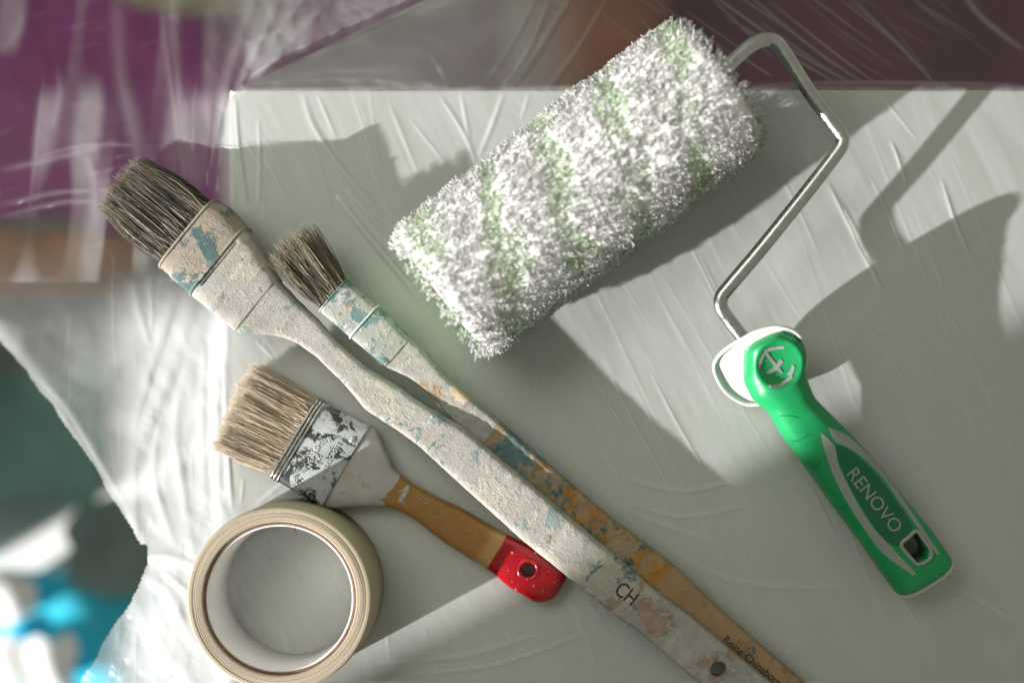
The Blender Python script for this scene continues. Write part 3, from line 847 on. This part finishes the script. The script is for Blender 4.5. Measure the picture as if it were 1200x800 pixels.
def hoop(name, parent, mat, ax_, eL, eR, a, zc_, th_, grow, r, power=5.0, z_off=0):
    """a bead running round a ferrule at station a"""
    bl, br__ = eL(a), eR(a); c0 = (bl+br__)/2; hw = abs(br__-bl)/2+grow/.465; hz = th_(a)/2+grow; P = []
    b = ax_.px(a, c0)
    for k in range(64):
        t0 = 2*math.pi*(k+.5)/64; ct, sn = math.cos(t0), math.sin(t0)
        cx = math.copysign(abs(ct)**(2/power), ct); cz = math.copysign(abs(sn)**(2/power), sn)
        qq = b+ax_.n*hw*cx; p = at(qq[0], qq[1], zc_(a)); p.z = (zc_(a)+hz*cz)*.001; P.append(p)
    Vt, Ft = tube_geo(P, r*.001, 8, True)
    return mesh(name, Vt, Ft, mat, parent)
thF = ax.prof([(345, 512, 16.6), (405, 547, 15.6)])
for da, mt_ in ((1.0, M_STEEL), (5.2, M_STEEL), (9.6, M_STEEL)):
    hoop('bead', fer, mt_, ax, FL, FR, aF0+da, zc, thF, .45, .75)
bv = bvh_of(fer)
M_EMB = plain('embossed_paint', (.46, .48, .48), .5, var=.15, sc=300)
dd = np.array((49, -92.0)); dd /= np.linalg.norm(dd)
lettering('embossed_lettering', fer, M_EMB, bv, 'WEAHVSIER', (359, 548), (137, -205), 9.0, zg=18, raised=.35, arc=.75, stretch=.95, offset=.01)
lettering('embossed_lettering', fer, M_EMB, bv, '2"', (373.5, 540), (137, -205), 14, zg=18, raised=.35)
lettering('embossed_lettering', fer, M_EMB, bv, 'SILBERBORSTE', (377, 560.5), (130, -225), 7.6, zg=18, raised=.35, stretch=.95, offset=.01)
# rivet
cr = drop(bv, (413, 515), 18, 0)
bm = bmesh.new(); bmesh.ops.create_uvsphere(bm, u_segments=16, v_segments=8, radius=1, matrix=Matrix.Translation(cr) @ Matrix.Diagonal((.0017, .0017, .0007, 1)))
bm_obj('rivet', bm, plain('rivet_steel', (.55, .46, .40), .3, .8, var=.2, sc=300), fer)
bristles('bristles', fb, M_BLONDE, (323, 558), (371, 467), (246, 524), (293, 424), 10, 10, 13.5, 19, 6500, .15, 1.1, .10, 260, .35, .04, 11)

# ------------------------------------------------------------------ big white radiator brush
bb = thing('long_paintbrush', 'large long-handled radiator brush caked in chalky white paint, grey bristles over the table edge', 'paintbrush', at(560, 560, 0))
ax = Axis((262, 306), (850, 788))
BL = ax.edge([(185, 310), (192, 313), (210, 331), (228, 346), (282, 391), (300, 392), (325, 393), (348, 401), (375, 420), (410, 455), (430, 480), (465, 502), (490, 520), (550, 575), (610, 629), (703, 705), (756, 745), (820, 800), (900, 868)], 4)
BR = ax.edge([(245, 230), (252, 236), (270, 245), (289, 268), (327, 328), (345, 348), (370, 372), (395, 400), (430, 430), (465, 450), (500, 475), (540, 497), (590, 538), (640, 580), (720, 648), (768, 690), (818, 728), (880, 780), (960, 846)], 4)
zc = ax.prof([(180, 240, 27), (222, 274, 25), (259, 307, 23), (300, 350, 22), (350, 380, 21), (430, 450, 21), (560, 550, 20), (700, 660, 20), (760, 715, 20), (820, 765, 23), (900, 830, 23)])
th = ax.prof([(200, 270, 24), (222, 274, 24), (262, 306, 21), (300, 350, 18), (340, 385, 14), (400, 420, 16), (500, 500, 17.5), (700, 660, 17.5), (760, 715, 17.5), (820, 765, 11), (900, 830, 11)])
ua = lambda x, y: ax.ab((x, y))[0]*.465
M_CHALK = paint('chalky_white_paint', CHALK, [((.30, .255, .22), 45, .64, None), ((.43, .40, .34), 30, .56, None), (TEAL, 70, .57, (ua(440, 465), ua(540, 545), 4, 14)), ((.22, .27, .26), 60, .60, (ua(280, 330), ua(680, 650), 4, 14)), ((.15, .125, .105), 210, .685, None), (TEAL, 80, .60, (ua(690, 660), ua(760, 730), 4, 10)),
                ((.33, .24, .19), 60, .56, (ua(715, 690), 900, 6, 14)), ((.40, .38, .36), 48, .57, (ua(700, 680), 900, 6, 10)), (TEAL, 60, .63, (ua(770, 720), 900, 4, 10)), ((.42, .40, .38), 120, .63, None)], .6, .75, 210)
M_FERRP = paint('painted_ferrule', (.31, .265, .215), [(DTEAL, 42, .55, None), ((.33, .29, .25), 110, .56, None), ((.17, .12, .08), 120, .66, None)], .6, .6, 260)
aB0 = ax.ab((222, 274))[0]; aRdg = ax.ab((259, 307))[0]; aBlk = ax.ab((304, 359))[0]
hb = loft('handle', bb, M_CHALK, ax, BL, BR, aBlk-8, ax.ab((900, 826))[0], zc, th, 44, 2.0, 6.5, .30, 220, 0, 8)
blk = loft('ferrule_shell', bb, M_CHALK, ax, BL, BR, aRdg-2, aBlk, zc, th, 40, 2.0, 5.5, .40, 240, 0, 0, .45)
ferb = loft('ferrule', bb, M_FERRP, ax, BL, BR, aB0, aRdg+6, zc, th, 40, 2.0, 4.6, .25, 260, 0, 0, .6)
hoop('bead', ferb, M_FERRP, ax, BL, BR, aRdg, zc, th, .7, .8, 4.6)
hoop('bead', ferb, M_FERRP, ax, BL, BR, aB0+2, zc, th, .6, .6, 4.6)
cut(hb, circ(841, 782, 24, 9.5))
M_PLUG = plain('grey_card', (.33, .31, .28), .8, var=.2)
bv = bvh_of(hb)
M_INK = plain('black_ink', (.02, .02, .02), .6)
lettering('painted_lettering', hb, M_INK, bv, 'CH', (718, 693), (26, 21), 26, zg=25, stretch=.75, spacing=1.0)
# thick paint arc left round the hole
pa = [at(841+15*math.cos(t_), 782+15*math.sin(t_), 25.2) for t_ in np.linspace(-2.2, .9, 24)]
Vt, Ft = tube_geo(pa, [.0004+.0016*math.sin(math.pi*k/23)**.6 for k in range(24)], 8)
mesh('paint_ridge', Vt, Ft, plain('thick_paint', (.70, .72, .69), .5, bumps=.4), hb)
# crumbs and drips of dried paint
def crumbs(name, parent, mat, bv, ax_, eL, eR, a0, a1, n, seed, smin=.4, smax=1.1):
    r = random.Random(seed); bm = bmesh.new()
    for _ in range(n):
        a = r.uniform(a0, a1); b = eL(a)+(eR(a)-eL(a))*r.uniform(.02, .98); q_ = ax_.px(a, b)
        p = drop(bv, q_, 20, -.1)
        if p.z < .004: continue
        s_ = r.uniform(smin, smax)*.001
        bmesh.ops.create_icosphere(bm, subdivisions=1, radius=1, matrix=Matrix.Translation(p) @ Matrix.Rotation(r.uniform(0, 6), 4, 'Z') @ Matrix.Diagonal((s_*r.uniform(.7, 1.7), s_*.8, s_*.45, 1)))
    return bm_obj(name, bm, mat, parent, kind='stuff')
crumbs('dried_paint', hb, M_CHALK, bvh_of(hb, blk), ax, BL, BR, aRdg, ax.ab((700, 660))[0], 420, 3, .15, .5)
bristles('bristles', bb, M_GREYHAIR, (193, 311), (253, 238), (113, 240), (166, 182), 25.0, -7, 15, 11, 4800, .19, 1.7, .14, 170, .45, .05, 21)

# ------------------------------------------------------------------ small radiator brush
sb = thing('long_paintbrush', 'smaller long-handled radiator brush with teal and orange paint, printed with black lettering', 'paintbrush', at(620, 540, 0))
ax = Axis((345, 287), (940, 810))
e = np.array((-.655, .755))
Rpts = [(400, 322), (407, 330), (445, 361), (450, 365), (480, 397), (491, 405), (520, 440), (550, 465), (590, 497), (650, 550), (713, 604), (783, 656), (850, 719), (944, 800), (1000, 850)]
SR = ax.edge(Rpts, 3)
SL = ax.edge([(366, 355), (374, 362), (410, 393), (414, 397), (455, 431), (480, 442), (510, 467), (530, 491), (560, 518)] + [tuple(np.array(p)+e*w_) for p, w_ in (((650, 550), 37), ((713, 604), 37), ((783, 656), 37), ((850, 719), 40), ((944, 800), 42), ((1000, 850), 42))], 3)
zc = ax.prof([(340, 290, 27), (400, 365, 25), (440, 400, 24), (500, 440, 20), (580, 510, 16.5), (700, 610, 15), (940, 810, 11)])
th = ax.prof([(340, 290, 11), (440, 400, 11), (470, 420, 10.5), (540, 480, 13), (620, 545, 15), (940, 810, 13)])
ua = lambda x, y: ax.ab((x, y))[0]*.465
t0m = (ua(575, 520), ua(745, 665), 3, 14)
M_SB = paint('splashed_wood', WOODP, [((.28, .18, .095), 40, .58, None), (TEAL, 60, .38, (ua(576, 518), ua(655, 588), 2, 14)), (DTEAL, 90, .56, t0m), (ORANGE, 75, .50, (ua(620, 560), ua(768, 680), 4, 14)), (TEAL, 110, .60, t0m), ((.36, .27, .18), 85, .54, t0m),
                              (CHALK, 70, .36, (-300, ua(572, 512), .8, 3)), ((.58, .44, .33), 60, .57, (-300, ua(568, 512), 1, 3)), (TEAL, 130, .63, (ua(850, 740), 900, 5, 8))], .6, .4, 260)
M_SBF = paint('teal_ferrule', (.34, .345, .315), [(TEAL, 70, .53, None), (DTEAL, 95, .60, None), ((.30, .18, .09), 150, .61, None), ((.42, .42, .39), 130, .57, None)], .45, .5, 260)
a1 = ax.ab((392, 345))[0]; a2 = ax.ab((428, 377))[0]; a3 = ax.ab((468, 414))[0]
hs = loft('handle', sb, M_SB, ax, SL, SR, a3-4, ax.ab((985, 850))[0], zc, th, 40, 2.0, 7.0, .16, 260, 0, 6)
fs = loft('ferrule', sb, M_SBF, ax, SL, SR, a1, a2+1, zc, th, 36, 1.5, 5.0, .15, 300, 0, 0, .5)
fs2 = loft('ferrule_sleeve', sb, M_SBF, ax, SL, SR, a2+2, a3, zc, th, 36, 1.5, 5.0, .15, 300, 0, 0, .3)
hoop('bead', fs, plain('pale_teal_paint', (.45, .55, .55), .45, bumps=.3), ax, SL, SR, a2, zc, th, .6, .7, 4.5)
hoop('bead', fs, M_SBF, ax, SL, SR, a1+1, zc, th, .6, .5, 4.5)
# small slot stamped in the sleeve
bv = bvh_of(fs2)
ribbon('slot', fs2, M_EMB, bv, [(463, 413), (470, 405)], [(466, 415), (473, 407)], 8, 2, .3)
bv = bvh_of(hs)
lettering('printed_lettering', hs, M_INK, bv, 'Reine Chinaborsten', (846, 750), (68, 56), 13.2, zg=14, stretch=.95, offset=.004)
crumbs('dried_paint', hs, M_SB, bv, ax, SL, SR, a3, ax.ab((760, 660))[0], 140, 5, .15, .4)
bristles('bristles', sb, M_BROWNHAIR, (374, 361), (407, 330), (313, 302), (358, 262), 26, 27, 8, 15, 1500, .19, 1.9, .22, 70, .45, .06, 31)

# ------------------------------------------------------------------ paint roller
pr = thing('paint_roller', 'white and green fluffy paint roller with bent steel arm and green handle', 'paint roller', at(900, 420, 0))
AZ = 42.0
A0 = at(515, 346, AZ)*1000; A1 = at(844, 97, AZ)*1000
Lr = (A1-A0).length; U = (A1-A0).normalized()
E1 = Vector((0, 0, 1)); E2 = U.cross(E1)
def cyl(name, parent, mat, c0, c1, r0, r1=None, seg=40):
    V = []; F = []
    for c_, r_ in ((c0, r0), (c1, r1 or r0)):
        for k in range(seg):
            a = 2*math.pi*k/seg; V.append((c_+(E1*math.cos(a)+E2*math.sin(a))*r_)*.001)
    for k in range(seg): F.append((k, (k+1) % seg, seg+(k+1) % seg, seg+k))
    F.append(tuple(range(seg-1, -1, -1))); F.append(tuple(range(seg, 2*seg)))
    return mesh(name, V, F, mat, parent, smooth=False)
M_PILEB = plain('pile_backing', (.92, .93, .90), .9, var=.1, sc=100)
M_CORE = plain('green_core', (.36, .58, .32), .4, var=.1)
GN = np.random.default_rng(5).random((64, 64))*2-1
def vn1(x, y):
    i = np.floor(x).astype(int); j = np.floor(y).astype(int); fx, fy = x-i, y-j
    fx = fx*fx*(3-2*fx); fy = fy*fy*(3-2*fy)
    g = lambda a, b: GN[b % 64, a % 64]
    return (g(i, j)*(1-fx)+g(i+1, j)*fx)*(1-fy)+(g(i, j+1)*(1-fx)+g(i+1, j+1)*fx)*fy
def green_at(x, ph):
    """how green the sleeve is at x mm along, angle ph: slanting bands, broken up"""
    band = np.sin(2*math.pi*(x/39.0 + .46*np.sin(ph-.35) + .30))
    return np.clip((band + 1.0*vn1(x*.10+7, ph*2.4) + .7*vn1(x*.35, ph*7) - .30)*1.15, 0, 1)
nxs, nps = 560, 460
xx, pp = np.meshgrid(np.linspace(2.0, Lr-2.0, nxs), np.arange(nps)*2*math.pi/nps, indexing='ij')
lump_ = .24*vn1(xx*.45, pp*42*.45) + .22*vn1(xx*.8+9, pp*42*.8) + .20*vn1(xx*1.5+5, pp*42*1.5) + 1.0*vn1(xx*.06+3, pp*2.6)
ee = np.minimum(xx, Lr-xx)
rb = 41.1 + .8*lump_ - 5*np.clip(1-ee/10, 0, 1)**2.2 - .9*green_at(xx, pp)
uu, ea, eb, aa0 = (np.array(v_) for v_ in (U, E1, E2, A0))
Vb = aa0 + uu*xx[..., None] + (np.cos(pp)[..., None]*ea + np.sin(pp)[..., None]*eb)*rb[..., None]
Vb[..., 2] = np.maximum(Vb[..., 2], 1.4)
ib = np.arange(nxs*nps).reshape(nxs, nps)
Fb = np.stack([ib[:-1], np.roll(ib, -1, 1)[:-1], np.roll(ib, -1, 1)[1:], ib[1:]], -1).reshape(-1, 4)
t = NT('woven_backing')
av = t.n('ShaderNodeAttribute'); av.attribute_name = 'green'
t.done(t.mix(av.outputs['Fac'], (.88, .88, .865), (.64, .77, .585)), .9, None, None, .1)
tl0 = t.n('ShaderNodeBsdfTranslucent'); tl0.inputs[0].default_value = (.9, .92, .88, 1)
mx0 = t.n('ShaderNodeMixShader'); mx0.inputs[0].default_value = .15
t.l(t.p.outputs[0], mx0.inputs[1]); t.l(tl0.outputs[0], mx0.inputs[2]); t.l(mx0.outputs[0], t.out.inputs['Surface'])
slv = mesh('sleeve', Vb.reshape(-1, 3)*.001, Fb, t.m, pr)
av = slv.data.attributes.new('green', 'FLOAT', 'POINT'); av.data.foreach_set('value', (green_at(xx, pp)*.8).ravel().astype(np.float32))
cyl('end_ring', pr, M_CORE, A0+U*2.5, A0+U*4.5, 34.0)
cyl('end_plug', pr, plain('plug_plastic', (.24, .40, .24), .4), A0+U*1.6, A0+U*4, 25.0)
cyl('end_cap', pr, plain('cap_plastic', (.30, .45, .30), .4), A1-U*4, A1-U*.5, 24.0)

def pile_mat(name, lo_c, hi_c):
    t = NT(name); t.t.nodes.remove(t.p)
    a = t.n('ShaderNodeAttribute'); a.attribute_name = 'tint'
    col = t.mix(a.outputs['Fac'], lo_c, hi_c)
    # loose fibres scatter as fuzz: shade between the fibre's own side and the pile's overall direction
    g = t.n('ShaderNodeNewGeometry'); r = t.n('ShaderNodeAttribute'); r.attribute_name = 'pile_dir'
    sc = t.n('ShaderNodeVectorMath', operation='SCALE'); sc.inputs['Scale'].default_value = 1.0; t.l(r.outputs['Vector'], sc.inputs[0])
    ad = t.n('ShaderNodeVectorMath', operation='ADD'); t.l(g.outputs['Normal'], ad.inputs[0]); t.l(sc.outputs[0], ad.inputs[1])
    nm = t.n('ShaderNodeVectorMath', operation='NORMALIZE'); t.l(ad.outputs[0], nm.inputs[0])
    df = t.n('ShaderNodeBsdfDiffuse'); t.l(col, df.inputs[0]); t.l(nm.outputs[0], df.inputs['Normal'])
    tl_ = t.n('ShaderNodeBsdfTranslucent'); t.l(col, tl_.inputs[0])
    gl = t.n('ShaderNodeBsdfGlossy'); gl.inputs['Roughness'].default_value = .35
    mx = t.n('ShaderNodeMixShader'); mx.inputs[0].default_value = .20
    t.l(df.outputs[0], mx.inputs[1]); t.l(tl_.outputs[0], mx.inputs[2])
    m2 = t.n('ShaderNodeMixShader'); m2.inputs[0].default_value = .0
    t.l(mx.outputs[0], m2.inputs[1]); t.l(gl.outputs[0], m2.inputs[2]); t.l(m2.outputs[0], t.out.inputs['Surface'])
    return t.m
M_PW = pile_mat('white_pile', (.80, .80, .785), (.93, .93, .92)); M_PG = pile_mat('green_pile', (.45, .68, .38), (.68, .84, .60))

def pile():
    r = np.random.default_rng(77)
    NTF, NF, K = 13000, 3, 4
    x = r.uniform(-1, Lr+1, NTF); ph = r.uniform(0, 2*math.pi, NTF)
    # rows of tufts wound in a helix: a gentle regularity
    x = x+.5*np.sin(ph*3)
    green = r.random(NTF) < .42*green_at(x, ph)
    green |= ((x < 4) & (r.random(NTF) < .22))
    rt = 42.2+.8*vn1(x*.06+3, ph*2.6)+r.normal(0, .45, NTF)-1.2*green_at(x, ph)
    e = np.minimum(x, Lr-x)
    rt -= 5*np.clip(1-e/10, 0, 1)**2.2
    lean = (np.clip(1-x/12, 0, 1)*-3.0+np.clip(1-(Lr-x)/12, 0, 1)*3.0)
    u_, e1, e2, a0 = (np.array(v_) for v_ in (U, E1, E2, A0))
    rad = np.cos(ph)[:, None]*e1+np.sin(ph)[:, None]*e2
    tan = -np.sin(ph)[:, None]*e1+np.cos(ph)[:, None]*e2
    tilt_x = r.normal(0, 1.0, NTF)+lean*.7; tilt_t = r.normal(0, 1.0, NTF)
    base = a0+u_*x[:, None]+(rad*(39.6+.8*vn1(x*.06+3, ph*2.6)-1.1*green_at(x, ph)-5*np.clip(1-e/10, 0, 1)**2.2)[:, None])
    tip = a0+u_*(x+tilt_x)[:, None]+rad*rt[:, None]+tan*tilt_t[:, None]
    Vs = []
    for f_ in range(NF):
        b = base+(u_*r.normal(0, .5, NTF)[:, None]+tan*r.normal(0, .5, NTF)[:, None])
        tp = tip+(u_*r.normal(0, .75, NTF)[:, None]+tan*r.normal(0, .75, NTF)[:, None])+rad*r.normal(0, .6, NTF)[:, None]
        a = r.uniform(0, 6.28, NTF)
        for k in range(K):
            s_ = (0, .72, 1.0, .90)[k]; c = b+(tp-b)*s_
            bow = (0, .2, .6, 1.2)[k]
            c = c+u_*(np.cos(a)*bow)[:, None]+tan*(np.sin(a)*bow)[:, None]
            w_ = (.26, .31, .30, .08)[k]
            for j in range(3):
                aa = a+2*math.pi*j/3
                Vs.append(c+u_*(np.cos(aa)*w_)[:, None]+tan*(np.sin(aa)*w_)[:, None])
    Vv = np.stack(Vs, 1).reshape(NTF*NF, K*3, 3)
    Vv[..., 2] = np.maximum(Vv[..., 2], 1.2)
    fs_ = []
    for k in range(K-1):
        for j in range(3): fs_.append((k*3+j, k*3+(j+1) % 3, (k+1)*3+(j+1) % 3, (k+1)*3+j))
    fs_ = np.array(fs_)
    nf = NTF*NF
    Fq = (fs_[None]+(np.arange(nf)*K*3)[:, None, None]).reshape(-1, 4)
    mi = np.repeat(np.repeat(green.astype(np.int32), NF), len(fs_))
    me = bpy.data.meshes.new('pile')
    vv = Vv.reshape(-1, 3)*.001
    me.vertices.add(len(vv)); me.vertices.foreach_set('co', vv.ravel())
    me.loops.add(Fq.size); me.loops.foreach_set('vertex_index', Fq.ravel().astype(np.int32))
    me.polygons.add(len(Fq)); me.polygons.foreach_set('loop_start', np.arange(0, Fq.size, 4, dtype=np.int32))
    me.update(calc_edges=True)
    me.polygons.foreach_set('use_smooth', np.ones(len(Fq), bool))
    a = me.attributes.new('tint', 'FLOAT', 'POINT'); a.data.foreach_set('value', np.repeat(r.random(nf), K*3).astype(np.float32))
    dirs = np.repeat(rad+u_*(lean*.12)[:, None], NF*K*3, 0).astype(np.float32)
    a = me.attributes.new('pile_dir', 'FLOAT_VECTOR', 'POINT'); a.data.foreach_set('vector', dirs.ravel())
    o = link('pile', me, [M_PW, M_PG], pr, 'stuff')
    me.polygons.foreach_set('material_index', mi); me.update()
    return o
pile()

# steel arm
M_WIRE = plain('steel_wire', (.54, .54, .52), .27, 1.0, var=.1, sc=150)
pts = [(838, 92, 42), (864, 67, 42), (881, 53, 42), (896, 47, 41.8), (910, 50.5, 41.5), (923, 68, 41), (950, 110, 40.5), (975, 143, 40), (985, 157, 40), (987, 168, 40), (978, 183, 39.8), (940, 232, 39), (890, 294, 38.4), (856, 334, 38), (845, 349, 37.5), (846, 362, 37), (856, 377, 36), (875, 402, 36), (890, 425, 35)]
path = cat_rom([at(*p) for p in pts], 10)
Vt, Ft = tube_geo(path, .0038, 24)
mesh('steel_arm', Vt, Ft, M_WIRE, pr)

# white guard at the top of the grip
M_WPL = plain('white_plastic', (.62, .62, .60), .35, var=.04, sc=60)
rim = [(837, 434, 22), (840, 420, 30), (852, 408, 39), (870, 397, 47), (888, 388, 53), (914, 383, 56), (935, 391, 52), (944, 411, 41), (941, 440, 27), (915, 466, 15), (884, 474, 10), (866, 470, 10), (848, 456, 14)]
rimp = cat_rom([at(*p) for p in rim], 7, True)
cen = at(886, 432, 26)
bm = bmesh.new()
n = len(rimp)
loops = []
for k_, dz in ((1.0, 0), (.86, -.0035), (.70, -.0062), (.5, -.0075), (.2, -.008)):
    loops.append([bm.verts.new(Vector((cen.x+(p.x-cen.x)*k_, cen.y+(p.y-cen.y)*k_, max(.004, cen.z+(p.z-cen.z)*k_+dz)))) for p in rimp])
under = at(928, 470, 26)
outer = []
for k_, dz in ((1.0, -.0016), (.9, -.004), (.6, -.006)):
    outer.append([bm.verts.new(Vector((under.x+(p.x-under.x)*k_, under.y+(p.y-under.y)*k_, max(.002, under.z+(p.z-under.z)*k_+dz)))) for p in rimp])
for A_, B_ in [(loops[i], loops[i+1]) for i in range(4)]+[(outer[i], outer[i+1]) for i in range(2)]+[(loops[0], outer[0])]:
    for k in range(n): bm.faces.new((A_[k], A_[(k+1) % n], B_[(k+1) % n], B_[k]))
bm.faces.new(loops[-1]); bm.faces.new(outer[-1])
gd = bm_obj('guard', bm, M_WPL, pr)
Vt, Ft = tube_geo(rimp, .0010, 10, True)
mesh('guard_rim', Vt, Ft, M_WPL, gd)

# grip
t = NT('green_rubber')
t.done(t.mix(t.remap(t.noise(40, 3), .3, .7), (.005, .26, .080), (.009, .31, .10)), t.remap(t.noise(300, 3), .3, .7, .36, .48), t.bump(t.noise(2200, 2), .06, .0003))
M_GREEN = t.m
M_DGREEN = plain('gloss_green', (.003, .13, .04), .22, var=.08, sc=60)
ax = Axis((905, 395), (1080, 685))
GL = ax.edge([(872, 404), (872, 447), (883, 469), (900, 483), (918, 513), (944, 548), (975, 592), (1005, 631), (1032, 670), (1043, 685), (1052, 697)], 5)
GR = ax.edge([(914, 383), (936, 393), (944, 412), (943, 440), (953, 465), (975, 487), (1001, 513), (1032, 548), (1062, 587), (1089, 618), (1108, 645), (1114, 655)], 5)
zc = ax.prof([(905, 395, 36), (925, 440, 35), (950, 490, 31), (1000, 560, 21), (1080, 685, 15)])
th = ax.prof([(905, 395, 38), (925, 440, 34), (950, 490, 28), (1000, 560, 29), (1080, 685, 25)])
EC = np.array((909, 427.0))
def dent(q_, p, cz):
    if cz <= 0: return p
    d_ = math.hypot(q_[0]-EC[0], q_[1]-EC[1])/27.0
    if d_ < 1: p = p-Vector((0, 0, .0052*(1-d_*d_)**.7))
    # soft finger grooves along the left side
    a_, b_ = ax.ab(q_)
    return p
aG1 = ax.ab((1080, 688))[0]
grip = loft('grip', pr, M_GREEN, ax, GL, GR, -8, aG1, zc, th, 56, 2.0, 2.9, 0, 100, 9, 12, 0, dent)
cap = loft('end_liner', pr, M_WPL, ax, GL, GR, aG1-60, aG1+4.5, lambda a: zc(a)-3.5, lambda a: 16, 40, 2.5, 2.6, 0, 100, 0, 12, .15)
hole = [at(x, y, 30) for x, y in ((1057.5, 638), (1066, 630), (1074, 624), (1082, 634), (1089, 645), (1087, 654), (1076, 659), (1067, 650))]
hole = [Vector((p.x, p.y, 0)) for p in hole]
cut(grip, hole); cut(cap, hole)
bv = bvh_of(grip)
lfm = plain('pale_print', (.28, .32, .29), .4, var=.05)
ribbon('white_stripe', grip, lfm, bv, [(962, 506.5), (964, 520), (972, 545), (988, 580), (1012, 618), (1035, 648), (1070, 674)], [(963, 506.5), (978, 523), (983, 545), (1000, 580), (1020, 613), (1044, 640), (1074, 671.5)], 60, 4, .22)
ribbon('white_stripe', grip, lfm, bv, [(970, 501), (979, 517), (1000, 528), (1030, 555), (1055, 590), (1078, 622), (1098, 650)], [(971, 500.5), (992, 510), (1015, 530), (1037, 555), (1060, 587), (1082, 620), (1101, 648.5)], 60, 4, .22)
ribbon('gloss_panel', grip, M_DGREEN, bv, [(978, 524), (984, 544), (1001, 579), (1021, 612), (1036, 632), (1052, 640)], [(984, 521), (1002, 532), (1027, 556), (1052, 590), (1066, 610), (1070, 618)], 50, 8, .12)
for A_, B_ in ((((913, 487), (924, 486), (937, 489)), ((913, 488), (924, 487), (937, 490))), (((928, 517), (938, 514.5), (949, 508)), ((928, 518), (938, 515.5), (949, 509))), (((951, 548), (957, 545), (962, 540)), ((951, 549), (957, 546), (963, 541))), (((986, 594), (991, 591.5), (996, 586)), ((986, 595), (991, 592.5), (997, 587)))):
    ribbon('groove', grip, M_DGREEN, bv, A_, B_, 16, 2, .08)
lettering('printed_lettering', grip, lfm, bv, 'RENOVO', (990.5, 554.5), (56, 70.5), 22.5, zg=32, lift=.35, stretch=.98, offset=.002)
# emblem in the thumb dish: an arrow-like stroke, a cross and two arcs
def stroke(A_, B_): ribbon('emblem_stroke', grip, lfm, bv, A_, B_, 16, 3, .3)
stroke([(887, 432), (890, 420), (895, 412)], [(890, 433), (894, 421), (898, 414)])
stroke([(894, 410), (905, 406), (919, 405)], [(896, 414), (906, 410), (919, 408)])
stroke([(895, 413), (904, 425), (915, 438)], [(898, 411), (907, 423), (918, 437)])
stroke([(897, 436), (907, 429), (914, 420)], [(901, 439), (911, 433), (918, 424)])
stroke([(928, 427), (926, 434), (922, 438)], [(931.5, 429), (929, 438), (923, 441)])
stroke([(901, 451), (912, 450), (928, 439)], [(901, 453.5), (914, 454), (929, 443)])
# pale frame round the hanging hole
fr = cat_rom([(x, y, 0) for x, y in ((1056, 638), (1065, 629), (1074, 622), (1083, 633), (1091, 645), (1089, 655), (1076, 661), (1066, 652))], 5, True)
fr = [drop(bv, (p.x, p.y), 28, .1) for p in fr]
Vt, Ft = tube_geo(fr, .0011, 8, True)
mesh('hole_frame', Vt, Ft, lfm, grip)
